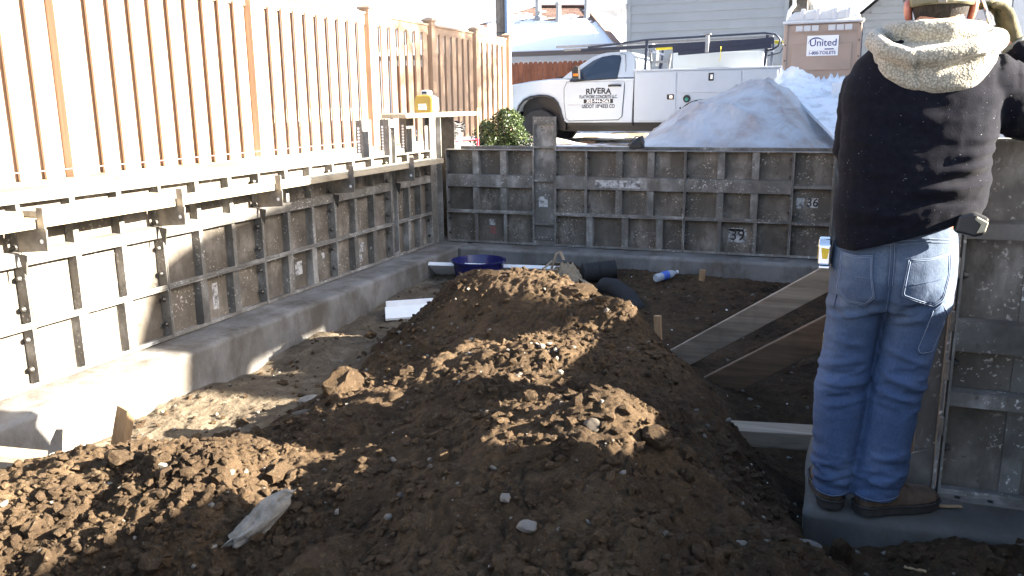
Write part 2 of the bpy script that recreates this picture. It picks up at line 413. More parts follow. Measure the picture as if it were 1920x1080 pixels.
_bh = heap_mask(X, Yg, base_h(X, Yg)); _hm = (_bh[:-1,:-1].ravel() > .12)
_V = np.stack([X, Yg, Zg], -1).reshape(-1, 3)
def sub(sel):
    q = _q[sel]; u, inv = np.unique(q.ravel(), return_inverse=True); return _V[u], inv.reshape(-1, 4)
o = npmesh('dirt_pile', *sub(_keep & _hm), MT['soil'])
tag(o, 'big heap of dark brown loose soil filling the middle of the pit', 'dirt pile')
npmesh('pit_floor', *sub(_keep & ~_hm), MT['soil2'], kind='structure')

# clods: crumbs of soil and small gravel that nobody could count
def ico(sub):
    bm = bmesh.new(); bmesh.ops.create_icosphere(bm, subdivisions=sub, radius=1)
    v = np.array([p.co[:] for p in bm.verts]); f = np.array([[p.index for p in q.verts] for q in bm.faces]); bm.free(); return v, f
_rg = np.random.default_rng(5)
def clods(name, n, lo, hi, sub, mat, dens, sink=.3, pw=2.2):
    v0, f0 = ico(sub)
    px = _rg.uniform(-3.25, 1.4, n*6); py = 1.0+(_rg.uniform(0, 1, n*6)**1.7)*6.2
    ok = ~((px > -.02) & (py > 2.72)) & (_rg.uniform(0, 1, n*6) < dens(px, py)); px = px[ok][:n]; py = py[ok][:n]; n = len(px)
    s = lo+(hi-lo)*_rg.uniform(0, 1, n)**pw*(np.clip(1.25-py*.0, .5, 1.2))
    pz = gz_np(px, py)
    k = len(v0); Vv = np.repeat(v0[None], n, 0)
    Vv = Vv*(1+.38*(_rg.uniform(-1, 1, (n, k, 1))))*np.stack([_rg.uniform(.7, 1.3, n), _rg.uniform(.7, 1.3, n), _rg.uniform(.55, .95, n)], -1)[:,None,:]
    a = _rg.uniform(0, 6.283, n); ca, sa = np.cos(a), np.sin(a); b = _rg.uniform(-.5, .5, n); cb, sb = np.cos(b), np.sin(b)
    x = Vv[...,0]*ca[:,None]-Vv[...,1]*sa[:,None]; y = Vv[...,0]*sa[:,None]+Vv[...,1]*ca[:,None]; z = Vv[...,2]
    x, z = x*cb[:,None]-z*sb[:,None], x*sb[:,None]+z*cb[:,None]
    Vv = np.stack([x, y, z], -1)*s[:,None,None]
    Vv += np.stack([px, py, pz+s*(1-sink*2)*.5], -1)[:,None,:]
    Ff = (f0[None]+np.arange(n)[:,None,None]*k).reshape(-1, 3)
    return npmesh(name, Vv.reshape(-1, 3), Ff, mat, smooth=False, kind='stuff')
def _dens(x, y):
    z = base_h(x, y); return np.clip(.12+.9*heap_mask(x, y, z)*(.06+.94*sstep(-.1, .25, fbm(x*1.9, y*1.9, 3, 77))), 0, 1)
clods('soil_clods', 18000, .003, .019, 1, MT['soil'], _dens, .3, 4)
_gm = simple('gravel_stone', (.13,.115,.095), .85, 0, .35, 9, .3)
clods('earth_lumps', 170, .016, .042, 2, MT['soil'], _dens, .32, 2.2)
clods('near_clods', 5200, .004, .022, 1, MT['soil'], lambda x, y: np.clip((2.9-y)*.8, 0, 1)*(.25+.75*sstep(-.25, .2, fbm(x*2.6, y*2.6, 3, 191)))*heap_mask(x, y, base_h(x, y)), .3, 3)
clods('gravel', 1500, .002, .013, 1, _gm, lambda x, y: np.clip(.12+.5*_dens(x, y), 0, 1), .3, 3)

# ------------------------------------------------------------------ footing
def footing(name, x0, x1, y0, y1, zt=0, zb=-.6, seg=.035, amp=.012):
    """cast strip with a worn, uneven top arris"""
    bm = bmesh.new(); bmesh.ops.create_cube(bm, size=1)
    for v in bm.verts: v.co = (x0 if v.co.x < 0 else x1, y0 if v.co.y < 0 else y1, zb if v.co.z < 0 else zt)
    for axis, a, b in ((0, x0, x1), (1, y0, y1), (2, zb, zt)):
        n = int(min(140, max(1, (b-a)/seg)))
        for i in range(1, n):
            co = [0,0,0]; co[axis] = a+(b-a)*i/n; no = [0,0,0]; no[axis] = 1
            bmesh.ops.bisect_plane(bm, geom=bm.verts[:]+bm.edges[:]+bm.faces[:], plane_co=co, plane_no=no)
    P = np.array([v.co[:] for v in bm.verts]); 
    d1 = amp*fbm(P[:,0]*4+P[:,2]*3, P[:,1]*4, 4, 61); d2 = amp*fbm(P[:,0]*3, P[:,1]*3+P[:,2]*5, 4, 71)
    for v, a_, b_ in zip(bm.verts, d1, d2):
        e = 1 if zt-v.co.z < .02 else .6
        v.co.x += a_*e; v.co.y += b_*e
        if zt-v.co.z < .01: v.co.z += -.006+.4*a_ - (.012 if min(abs(v.co.x-x0), abs(v.co.x-x1), abs(v.co.y-y0), abs(v.co.y-y1)) < .016 else 0)
    me = bpy.data.meshes.new(name); bm.to_mesh(me); bm.free(); me.materials.append(MT['concrete']); me.shade_smooth()
    o = bpy.data.objects.new(name, me); COL.objects.link(o); o['kind'] = 'structure'
    return o
footing('concrete_footing', -4.02, -3.3, .6, 7.92)
footing('concrete_footing', -3.297, .42, 7.3, 7.92)
footing('concrete_footing', .423, 1.0, 3.46, 7.92)
footing('concrete_footing', .0, 2.2, 2.77, 3.455, amp=.02).data.materials[0] = MT['concrete_dirty_shaded']

# ------------------------------------------------------------------ ground round the pit, one sheet with the excavation left out
def yard_z(x, y):
    z = .80-.34*sstep(10, 18, y)+.16*sstep(18.5, 22, y)
    z = z+(.75-z)*sstep(-4.2, -5.2, x)*sstep(18, 15, y)
    return z+.02*fbm(x*1.3, y*1.3, 4, 91)
gx = np.unique(np.r_[np.linspace(-150, -14, 20), np.linspace(-14, 8, 150), np.linspace(8, 150, 20), [-4.05, .85, 2.3]])
gy = np.unique(np.r_[np.linspace(-60, -2, 12), np.linspace(-2, 26, 180), np.linspace(26, 300, 24), [3.55, 7.95, -1.0]])
GX, GY = np.meshgrid(gx, gy); GZ = yard_z(GX, GY)
def _in(x, y): return ((x > -4.06) & (x < .86) & (y > 3.0) & (y < 7.96)) | ((x > -4.06) & (x < 2.31) & (y > -1.01) & (y < 3.56))
I2 = np.arange(GX.size).reshape(GX.shape)
q2 = np.stack([I2[:-1,:-1], I2[:-1,1:], I2[1:,1:], I2[1:,:-1]], -1).reshape(-1, 4)
mx = (GX[:-1,:-1]+GX[1:,1:]).ravel()/2; my = (GY[:-1,:-1]+GY[1:,1:]).ravel()/2
npmesh('ground', np.stack([GX, GY, GZ], -1).reshape(-1, 3), q2[~_in(mx, my)], MT['yard'], kind='structure')
# earth banks behind the forms
m = MB(); m.box(-4.3, -4.05, -1, 8.0, -.7, .79); m.box(-4.3, 1.1, 7.95, 8.2, -.7, .775); m.box(.86, 1.1, 3.56, 7.95, -.7, .77)
ob('earth_bank', m, MT['soil2'], kind='structure')
m = MB(); m.box(-4.05, 2.3, -1.0, 7.95, -.75, -.7); ob('subsoil', m, MT['soil2'], kind='structure')
# the near bank that the photographer stands on, out of the frame
# ------------------------------------------------------------------ form panels
FT = .3048
def panel(name, label, w, h, rows, ribs, style='wide', group=None, holes=True, marks=True):
    """local: x along the wall, z up, front flange plane at y=0, sheet at y=.058"""
    t = thing('concrete_form', label, 'form panel', group=group); D = .066
    m = MB(); m.box(.002, w-.002, D, D+.008, .002, h-.002); ob('face_sheet', m, MT['form_sheet'], t, w=False)
    m = MB(); e = .009
    m.box(0, w, 0, D-.001, 0, e); m.box(0, w, 0, D-.001, h-e, h); m.box(0, e, 0, D-.001, e+.0005, h-e-.0005); m.box(w-e, w, 0, D-.001, e+.0005, h-e-.0005)
    lp = .02                                                # returned lips
    m.box(e, w-e, .002, .008, e, e+lp*.6)
    ob('edge_frame', m, MT['form_edge'], t, w=False, bevel=.0015)
    rh = .0
    for z0, z1 in rows:                                     # cross rails
        m = MB(); m.prism([(.006, z0), (.045, z0-.004), (D-.001, z0-.004), (D-.001, z1+.004), (.045, z1+.004), (.006, z1)], e+.001, w-e-.001, 'x')
        ob('cross_rail', m, MT['form'], t, w=False)
    cuts = [e+.001]+[q for r in rows for q in (r[0]-.005, r[1]+.005)]+[h-e-.001]
    for x in ribs:
        for i in range(0, len(cuts), 2):
            m = MB(); a, b = cuts[i], cuts[i+1]
            if style == 'wide': m.prism([(x-.036, D-.001), (x-.030, .010), (x+.030, .010), (x+.036, D-.001)], a, b, 'z')
            else:
                m.prism([(x-.005, D-.001), (x-.005, .008), (x+.028, .008), (x+.028, .014), (x+.005, .014), (x+.005, D-.001)], a, b, 'z')
            ob('rib', m, MT['form'], t, w=False)
    if holes:
        for sx in (0, 1):
            for i in range(2 if h < .5 else 4):
                z = h*(i+.5)/(2 if h < .5 else 4)+.01; x = e+.001 if sx == 0 else w-e-.001
                m = MB(); dx = .02 if sx == 0 else -.02
                m.lathe([(.014, min(0, dx)), (.016, 0), (.014, max(0, dx))] if False else [(.013, 0), (.016, dx*.3), (.009, dx)], (x, D*.5, z), 8, 'x')
                ob('wedge_bolt', m, MT['dkmetal'], t, w=False, smooth=40)
    return t
ORD = ['first', 'second', 'third', 'fourth', 'fifth', 'sixth', 'seventh']
W3 = .9144
def put(o, loc, rz=0):
    o.location = loc; o.rotation_euler = (0,0,rz); LOC[o.name] = tuple(loc)
lowL = panel('form_panel', '', W3-.003, FT-.002, [], [W3/3, 2*W3/3], 'wide', 'concrete form panels of the left wall')
highL = panel('form_panel', '', W3-.003, 2*FT-.002, [(.30, .365)], [W3/3, 2*W3/3], 'thin', 'concrete form panels of the left wall')
Y0 = 2.894-W3
LOWL = []
seqL = [Y0-W3, Y0] + [Y0+W3*k for k in range(1, 5)]
names = ['nearest, cut by the photo edge', 'second from the near end', 'third from the near end, half in shade', 'fourth from the near end', 'fifth from the near end', 'next before the perforated filler']
for k, y in enumerate(seqL):
    for src, z, nm in ((lowL, 0, 'low'), (highL, FT, 'tall upper')):
        o = src if k == 0 else dup(src)
        o['label'] = f'{nm} concrete-stained form panel of left wall, {names[k]}' if k else f'{nm} form panel at the very near end of the left wall'
        put(o, (-3.59, y, z), R(90))
        if z == 0: LOWL.append(o)
yf = seqL[-1]+W3                                             # perforated filler, four feet tall
def filler(label, w, h, rz, loc, perf=True):
    t = thing('form_filler', label, 'form filler', group='narrow filler forms'); D = .058
    m = MB()
    m.box(0, .007, 0, D, 0, h); m.box(w-.007, w, 0, D, 0, h); m.box(0.0075, w-.0075, .004, .009, 0, .05); m.box(.0075, w-.0075, .004, .009, h-.07, h)
    ob('side_flange', m, MT['form_edge'], t, w=False)
    m = MB(); m.box(.0075, w-.0075, D*.6, D*.6+.006, .051, h-.071); ob('web', m, MT['form'], t, w=False)
    if perf:
        n = int((h-.16)/.044)
        for i in range(n):
            z = .1+i*.044; m = MB()
            m.lathe([(.0145, -.0015), (.0145, .0015)], (w*.5+(.006 if i % 2 else -.006), D*.6-.003, z), 10, 'y'); ob('hole', m, MT['black'], t, w=False)
    put(t, loc, rz); return t
wf = .105
filler('perforated four foot filler standing proud of the left wall', wf, 4*FT, R(90), (-3.588, yf, 0))
lowE = panel('form_panel', 'low form panel of left wall in the far corner, beyond the perforated filler', .70, FT-.002, [], [.235, .47], 'wide', 'concrete form panels of the left wall')
highE = panel('form_panel', 'tall upper form panel of left wall in the far corner, beyond the perforated filler', .70, 2*FT-.002, [(.30, .365)], [.235, .47], 'thin', 'concrete form panels of the left wall')
put(lowE, (-3.59, yf+wf+.002, 0), R(90)); put(highE, (-3.59, yf+wf+.002, FT), R(90))
yc = yf+wf+.704
# inside corner post, 4 ft
t = thing('corner_form', 'tall grey inside corner form where left and back walls meet', 'corner form', (-3.59, 7.58, 0))
m = MB(); m.box(-3.60, -3.592, yc, 7.5, 0, 4*FT); ob('left_leaf', m, MT['form'], t)
m = MB(); m.box(-3.591, -3.54, 7.492, 7.5, 0, 4*FT); ob('right_leaf', m, MT['form'], t)
# back wall
YB = 7.5786; XB = -3.538
gB = 'concrete form panels of the back wall'
def back(label, x, z, w, h, rows, ribs, st):
    o = panel('form_panel', label, w-.003, h-.002, rows, ribs, st, gB); put(o, (x, YB, z)); return o
w3 = W3
rail = [(.245, .36)]
x = XB
back('low form panel of back wall in the left corner, faint red label on it', x, 0, w3, FT, [], [w3/3, 2*w3/3], 'thin')
back('tall form panel of back wall in the left corner, above the red label', x, FT, w3, 2*FT, rail, [w3*.345, w3*.66], 'wide')
x += w3
o = filler('narrow four foot filler in the back wall sticking up before the truck wheel', .213, 4*FT, 0, (x, YB-.004, 0), False)
for z0, z1 in ((.615, .63), (.93, .945), (.2, .215)):
    m = MB(); m.box(.008, .205, .0, .03, z0, z1); ob('cross_bar', m, MT['form_edge'], o, w=False)
x += .2135
back('low four foot long form panel of back wall right of the narrow filler', x, 0, 4*FT, FT, [], [.34, .68, 1.0], 'wide')
back('small square-celled form panel of back wall just right of the narrow filler', x, FT, FT, 2*FT, rail, [], 'wide')
back('tall form panel in the middle of the back wall with pale splashed rail', x+FT, FT, w3, 2*FT, rail, [w3*.34, w3*.66], 'wide')
x += 4*FT
back('low form panel of back wall marked with a black and white number', x, 0, w3, FT, [], [w3/3, 2*w3/3], 'thin')
back('tall form panel of back wall above the numbered low panel', x, FT, w3, 2*FT, rail, [w3*.34, w3*.66], 'wide')
xn = x; x += w3
back('narrow three cell form panel at the right end of the back wall', x, 0, 1.08*FT, 3*FT, [(.285, .31), (.60, .625)], [], 'wide')
xe = x+1.08*FT
filler('dark four foot end post at the right end of the back wall', .09, 4*FT, 0, (xe, YB-.03, 0), False)
back('plain form panel of back wall hidden beyond the end post', xe+.093, 0, .49, 3*FT, [(.285, .31), (.60, .625)], [], 'wide')
# numbers sprayed on panels
def label_on(parent_loc, body, size, dx, dz, plate=None, tone='ink'):
    pass
def mark(o, x, z, w, h, mat='stencil', D=.066):
    ob('stencil_mark', MB().box(x-w/2, x+w/2, D-.0016, D-.0006, z-h/2, z+h/2), MT[mat], o, w=False)
def numeral(o, body, x, z, size, D=.066):
    t_ = text('stencil_number', body, size, MT['ink'], (x, D-.0022, z), (R(90), 0, 0), o, w=False, bold=.001)
mark(LOWL[3], .46, .15, .05, .17); mark(LOWL[4], .47, .16, .09, .10); mark(LOWL[4], .80, .2, .04, .05); mark(LOWL[5], .47, .17, .07, .08); mark(LOWL[5], .44, .08, .06, .06)
for o in [q for q in bpy.data.objects if q.get('label', '').startswith('low form panel of back wall marked')]: mark(o, .47, .17, .16, .13); mark(o, .46, .215, .13, .018, 'stencil_red'); numeral(o, '39', .47, .165, .13)
for o in [q for q in bpy.data.objects if q.get('label', '').startswith('narrow three cell')]: mark(o, .07, .47, .07, .09); mark(o, .17, .475, .09, .085); numeral(o, '36', .17, .475, .10)
for o in [q for q in bpy.data.objects if q.get('label', '').startswith('low form panel of back wall in the left')]: mark(o, .46, .2, .06, .06); mark(o, .47, .12, .07, .07, 'stencil_red')
for o in [q for q in bpy.data.objects if q.get('label', '').startswith('tall form panel in the middle')]: mark(o, .3, .30, .42, .07, D=.0058)
for o in [q for q in bpy.data.objects if q.get('label', '').startswith('narrow four foot filler')]: mark(o, .09, .42, .09, .1, D=.033)
# right side wall (seen end on behind the man)
gR = 'concrete form panels of the right side wall'
hR = panel('form_panel', '', W3-.003, 3*FT-.002, [(.245, .36), (.60, .66)], [W3/3, 2*W3/3], 'wide', gR)
hR2 = panel('form_panel', '', W3-.003, 2*FT-.002, [(.245, .36)], [W3/3, 2*W3/3], 'wide', gR)
for k in range(5):
    o = (hR if k == 0 else dup(hR)) if k < 2 else (hR2 if k == 2 else dup(hR2))
    o['label'] = f'right side wall form panel behind the man, {ORD[k]} from the near end'
    put(o, (.42, 2.62+.48+W3*(k+1) - (.45 if k < 2 else 0) + (0), 0), R(-90)) if False else put(o, (.62, 3.085+W3*(k+1), 0), R(-90))
# near right wall: 4 ft panel standing upright
YR = 3.03; XR = .415
rows4 = [(.322, .37), (.515, .614), (.895, .945)]
o = panel('form_panel', 'upright four foot form panel beside the man at the right edge', .64, 4*FT-.004, rows4, [], 'wide', 'near right form panels'); put(o, (XR+.012, YR, .0))
for z in (.25, .45, .62, .8):
    m = MB(); m.box(-.016, -.002, -.012, .03, z-.035, z+.035); ob('latch', m, MT['steel'], o, w=False, bevel=.004)
m = MB(); m.box(.0, .5, -.035, .0, -.004, .004); ob('foot_flange', m, MT['form_edge'], o, w=False)
m = MB()
for xx in (.06, .16, .3): m.lathe([(.01, .004), (.01, .006)], (xx, -.018, 0), 10, 'z')
ob('bolt_hole', m, MT['black'], o, w=False)
o2 = dup(o); o2['label'] = 'next four foot form panel beyond the right edge of the photo'; put(o2, (XR+.012+.642, YR, 0))
t = thing('end_stiffener', 'dark end flange with flared foot closing the near right form wall', 'form end plate', (XR, YR, 0))
m = MB(); m.box(XR-.07, XR-.006, YR+.04, YR+.052, 0, 4*FT-.01); ob('web', m, MT['form'], t)
m = MB(); m.box(XR-.006, XR+.002, YR-.002, YR+.05, 0, 4*FT-.008); ob('flange', m, MT['form_edge'], t)
m = MB(); m.prism([(XR-.14, 0.004), (XR-.008, 0.004), (XR-.008, .16), (XR-.075, .13)], YR+.02, YR+.028, 'y'); ob('gusset', m, MT['form'], t)
m = MB(); m.box(XR-.15, XR+.0, YR-.05, YR+.06, -.004, .003); ob('foot_plate', m, MT['form_edge'], t)
# outer forms on the far side of the wall
gO = 'outer form panels behind the left wall'
ou = thing('outer_form', '', 'form panel', group=gO)
m = MB(); m.box(.002, W3-.002, 0, .008, .0, .93); ob('face_sheet', m, MT['form'], ou, w=False)
m = MB(); m.box(0, W3, .009, .07, .92, .93); m.box(0, .008, .009, .07, 0, .919); m.box(W3-.008, W3, .009, .07, 0, .919); ob('edge_frame', m, MT['form_edge'], ou, w=False)
for k in range(7):
    o = ou if k == 0 else dup(ou)
    o['label'] = f'outer form panel behind the left wall, {ORD[k]} from the near end'
    put(o, (-3.86, Y0-W3+k*W3, 0), R(90))
gO2 = 'outer form panels behind the back wall'
for k in range(4):
    o = dup(ou); o['group'] = gO2; o['label'] = f'outer form panel behind the back wall, {ORD[k]} from the left'
    put(o, (-3.5+k*W3, 7.86, 0), 0)
# upright filler posts of the outer side, standing above the wall
for lab, y, xx in (('perforated steel post above the left wall, left of the plank', 6.53, -3.85), ('perforated steel post under the left end of the plank', 6.96, -3.85), ('perforated steel post near the middle of the plank', 7.36, -3.85), ('steel post under the right part of the plank', 7.86, -3.85)):
    t = thing('perforated_post', lab, 'steel post', (xx, y, 0), 0, 'perforated posts above the wall')
    m = MB(); m.box(xx-.06, xx+.0, y, y+.007, 0, 1.215); ob('side_web', m, MT['form'], t)
    m = MB(); m.box(xx, xx+.008, y, y+.16, 0, 1.216); ob('face_plate', m, MT['form_edge'], t)
    for i in range(9):
        m = MB(); m.lathe([(.012, -.002), (.012, .0)], (xx-.03, y-.0005, .92+.028*i), 10, 'y'); ob('hole', m, MT['ink_white'], t)
t = thing('corner_form', 'grey outside corner form standing behind the corner under the plank', 'corner form', (-3.86, 8.0, 0))
m = MB(); m.box(-3.86, -3.62, 7.985, 7.993, 0, 1.214); ob('leaf', m, MT['dkmetal'], t)
m = MB(); m.box(-3.868, -3.861, 7.8, 7.993, 0, 1.214); ob('leaf', m, MT['form_edge'], t)
# ------------------------------------------------------------------ walers and brackets on the left wall
gW = 'timber walers along the left wall'
WZ = .795
def waler(lab, y0, y1, x0=-3.588, x1=-3.45, z0=WZ, z1=WZ+.045):
    o = ob('timber_waler', MB().box(x0, x1, y0, y1, z0, z1), MT['wood_y'], bevel=.004); tag(o, lab, 'timber', gW)
waler('bleached timber waler at the near end of left wall, cut by the photo edge', .9, 2.86)
waler('bleached timber waler between the two nearest brackets on left wall', 2.875, 3.77)
waler('long pale timber waler running from the second bracket to the far corner', 3.79, 7.35, z0=WZ, z1=WZ+.045)
waler('second timber lying on top of the nearest waler of the left wall', 1.0, 2.82, -3.588, -3.47, WZ+.047, WZ+.085)
waler('second timber lying on top of the waler between the nearest brackets', 2.9, 3.72, -3.588, -3.475, WZ+.047, WZ+.08)
def bracket(y, lab):
    t = thing('waler_bracket', lab, 'bracket', (-3.59, y, WZ), 0, 'steel brackets holding the walers')
    m = MB(); m.prism([(-3.585, WZ-.12), (-3.40, WZ-.105), (-3.395, WZ-.003), (-3.585, WZ-.003)], y-.004, y+.004, 'y'); ob('plate', m, MT['steel'], t)
    m = MB(); m.box(-3.445, -3.40, y-.005, y+.005, WZ-.002, WZ+.10); ob('upright', m, MT['steel'], t, bevel=.003)
    m = MB(); m.lathe([(.011, -.0055), (.011, .0055)], (-3.43, y, WZ-.06), 12, 'y'); ob('hole', m, MT['ink_white'], t)
    m = MB(); m.prism([(-3.584, WZ-.125), (-3.565, WZ-.2), (-3.545, WZ-.23), (-3.53, WZ-.13)], y-.016, y-.010, 'y'); ob('wedge', m, MT['dkmetal'], t)
for y, l in ((2.868, 'nearest steel waler bracket on the sunlit left wall'), (3.78, 'second steel waler bracket, at the edge of the sunlit part'), (4.70, 'third steel waler bracket, below the fence'), (5.62, 'fourth steel waler bracket, in the shade of left wall'), (6.63, 'steel waler bracket beside the perforated filler')):
    bracket(y, l)
# ------------------------------------------------------------------ plank, laser level
tag(ob('plank', MB().box(-3.9, -3.64, 6.98, 8.75, 1.222, 1.262), MT['wood_y'], bevel=.004), 'pale scaffold plank lying across the tops of the steel posts', 'plank')
t = thing('laser_level', 'yellow laser level with white side standing on the plank', 'laser level', (-3.75, 7.62, 1.264), R(4))
m = MB(); m.prism([(-.085, .0), (.085, 0), (.092, .03), (.092, .14), (.07, .168), (-.07, .168), (-.092, .14), (-.092, .03)], -.075, .0, 'y'); yl = simple('yellow_plastic', (.26,.19,.03), .4, 0, .06, 8, .05)
ob('housing', m, yl, t, w=False, bevel=.012)
m = MB(); m.prism([(-.08, .0), (.08, 0), (.088, .03), (.088, .135), (.068, .16), (-.068, .16), (-.088, .135), (-.088, .03)], .012, .10, 'y'); ob('rear_housing', m, MT['white_matt'], t, w=False, bevel=.01)
m = MB(); m.box(.0925, .1, -.07, .09, .02, .14); ob('side_cover', m, MT['white_matt'], t, w=False, bevel=.004)
for i in range(6):
    m = MB(); m.box(.094, .103, -.03, .0, .025+i*.019, .034+i*.019); ob('vent_slot', m, MT['black'], t, w=False)
m = MB(); m.prism([(-.035, .169), (.05, .169), (.045, .205), (.03, .216), (-.02, .216), (-.034, .205)], -.05, .06, 'y'); ob('rotor_cap', m, MT['white_matt'], t, w=False, bevel=.008)
m = MB(); m.box(-.02, .03, -.053, -.0505, .18, .203); ob('lens', m, MT['glass'], t, w=False)
m = MB(); m.box(-.05, .035, -.0785, -.0755, .03, .06); m2 = MB().box(-.05, .03, -.0785, -.0755, .068, .085); ob('sticker', m, MT['ink_white'], t, w=False); ob('sticker', m2, MT['trim'], t, w=False)
# ------------------------------------------------------------------ string lines
pink = simple('pink_line', (.8,.25,.25), .6, 0, .05, 20, 0)
m = MB(); m.tube([(-3.87, 1.2, 1.03), (-3.87, 4, 1.022), (-3.87, 6.5, 1.03)], .0022, 5); tag(ob('string_line', m, pink), 'thin pink mason line stretched along the left wall below the fence', 'string')
t = thing('marker_stake', 'thin stake with pink paint beside the bush', 'stake', (-3.62, 8.6, .79))
m = MB(); m.box(-3.628, -3.613, 8.595, 8.61, .6, 1.30); ob('shaft', m, MT['wood_z'], t)
m = MB(); m.box(-3.63, -3.611, 8.593, 8.612, .75, .97); ob('pink_band', m, simple('pink_paint', (.75,.06,.1), .5, 0, .05, 9, 0), t)
m = MB(); m.tube([(-4.05, 8.3, .93), (-3.62, 8.6, .965)], .006, 6); tag(ob('pink_ribbon', m, bpy.data.materials['pink_paint']), 'pink ribbon tied from the bucket to the thin stake', 'ribbon')
# bucket
t = thing('bucket', 'black bucket smeared with cement between the posts and the bush', 'bucket', (-3.93, 8.55, .79))
bk = NT('cement_smeared_plastic', .55); a_ = bk.ramp(bk.noise(14, 5, .7), [(.45, (.02,.02,.022)), (.62, (.42,.41,.38))]); bk.col(a_)
m = MB(); m.lathe([(.125, 0), (.128, .01), (.148, .27), (.152, .28), (.158, .285), (.158, .31), (.15, .312), (.14, .29), (.118, .02)], (-3.93, 8.55, .79), 26); ob('tub', m, bk.m, t, smooth=40)
m = MB()
for z, r in ((.30, .163), (.335, .166), (.36, .160), (.38, .15)):
    m.tube([(-3.93+r*math.cos(a)*(1+.03*math.sin(a*7+z*90)), 8.55+r*math.sin(a), .79+z-.03+.012*math.sin(a*5+z*50)) for a in np.linspace(0, 2*math.pi, 40)], .011, 5)
ob('bag_liner', m, MT['black'], t, smooth=1)
# ------------------------------------------------------------------ privacy fence
XF = -6.472
t = thing('privacy_fence', 'tall brown composite privacy fence with capped posts above the left wall', 'fence', (XF, 3, .7))
posts = [.4, 3.1, 5.81, 8.53, 11.24, 13.32, 15.23, 17.0]
pick = MB().box(-.014, .014, -.079, .079, 0, 1.80)
proto = None; cap0 = None; post0 = None
for i, y in enumerate(posts):
    if post0 is None:
        post0 = ob('post', MB().box(-.06, .10, -.066, .066, -.25, 1.96), MT['fence'], t, w=False, bevel=.004); p = post0
        m = MB(); m.box(-.066, .106, -.072, .072, 1.90, 1.925); m.box(-.08, .125, -.09, .09, 1.961, 1.985); m.rings([[(-.07,-.08,1.986),(.11,-.08,1.986),(.11,.08,1.986),(-.07,.08,1.986)], [(-.01,-.03,2.02),(.05,-.03,2.02),(.05,.03,2.02),(-.01,.03,2.02)]])
        cap0 = ob('post_cap', m, MT['fence'], p, w=False)
    else: p = dup(post0, t)
    p.location = (0, y-3, .05)
    if i+1 < len(posts):
        y1 = posts[i+1]; n = round((y1-y-.12)/.262); st = (y1-y-.124)/n
        m = MB(); m.box(XF-.03, XF+.03, y+.063, y1-.063, 2.49, 2.635); m.box(XF-.05, XF+.05, y+.063, y1-.063, 2.636, 2.665); ob('top_rail', m, MT['fence'], t)
        ob('bottom_rail', MB().box(XF-.03, XF+.03, y+.063, y1-.063, .62, .715), MT['fence'], t)
        for k in range(2*n):
            front = k % 2 == 0
            yy = y+.062+st*(k//2)+(st*.31 if front else st*.80)
            if proto is None: proto = ob('picket', pick, MT['fence'], t, w=False, bevel=.003); q = proto
            else: q = proto.copy(); COL.objects.link(q); q.parent = t
            q.location = (.050 if front else -.012, yy-3, .015); q.scale = (1, 1.02 if front else 1.25, 1)
# ------------------------------------------------------------------ bush
def bush(name, lab, c, rx, h, n, cols):
    t = thing(name, lab, 'bush', c); rg = np.random.default_rng(3)
    m = MB()
    for i in range(26):
        a = rg.uniform(0, 6.28); r = rx*.8*rg.uniform(.2, 1); zt = h*rg.uniform(.6, .98)
        m.tube([(c[0]+.05*math.cos(a), c[1]+.05*math.sin(a), c[2]-.05), (c[0]+r*.7*math.cos(a), c[1]+r*.7*math.sin(a), c[2]+zt*.5), (c[0]+r*math.cos(a), c[1]+r*math.sin(a), c[2]+zt)], [.008, .005, .002], 4)
    ob('stem', m, MT['pole'], t, kind='stuff')
    V = []; Fc = []
    k = 0
    while k < n:
        a = rg.uniform(0, 6.283); u = rg.uniform(0, 1); z = u; rad = rx*(.55+.6*math.sin(math.pi*min(1, .18+u*.72)))*math.sqrt(rg.uniform(.08, 1))
        lump = .8+.35*math.sin(a*3+u*5)+.2*math.sin(a*7-u*9); rad *= max(.5, lump)
        p = np.array([c[0]+rad*math.cos(a), c[1]+rad*math.sin(a), c[2]+h*z*(1-.3*(rad/rx)**2)+rg.normal(0, .01)])
        d = rg.normal(0, 1, 3); d[2] = abs(d[2])+.5; d /= np.linalg.norm(d); s = np.cross(d, rg.normal(0, 1, 3)); s /= np.linalg.norm(s)
        L = rg.uniform(.018, .036); w = L*.32
        V += [p-d*L*.5, p+s*w, p+d*L*.5, p-s*w]; Fc.append((4*k, 4*k+1, 4*k+2, 4*k+3)); k += 1
    o = npmesh('foliage', np.array(V)-np.array(c), Fc, cols, smooth=False); o.parent = t; o['kind'] = 'stuff'
    return t
t_ = NT('evergreen_leaf', .5, 0, .4); t_.col(t_.ramp(t_.noise(9, 4, .6), [(.35, (.018,.035,.012)), (.6, (.05,.075,.02)), (.75, (.14,.15,.045))])); 
bush('evergreen_bush', 'small green evergreen bush beside the fence end, before the truck wheel', (-3.70, 9.75, .76), .27, .52, 9000, t_.m)
t = bush('evergreen_bush', 'dark low shrub against the foot of the fence left of the bigger bush', (-4.05, 9.9, .78), .16, .36, 2500, t_.m)
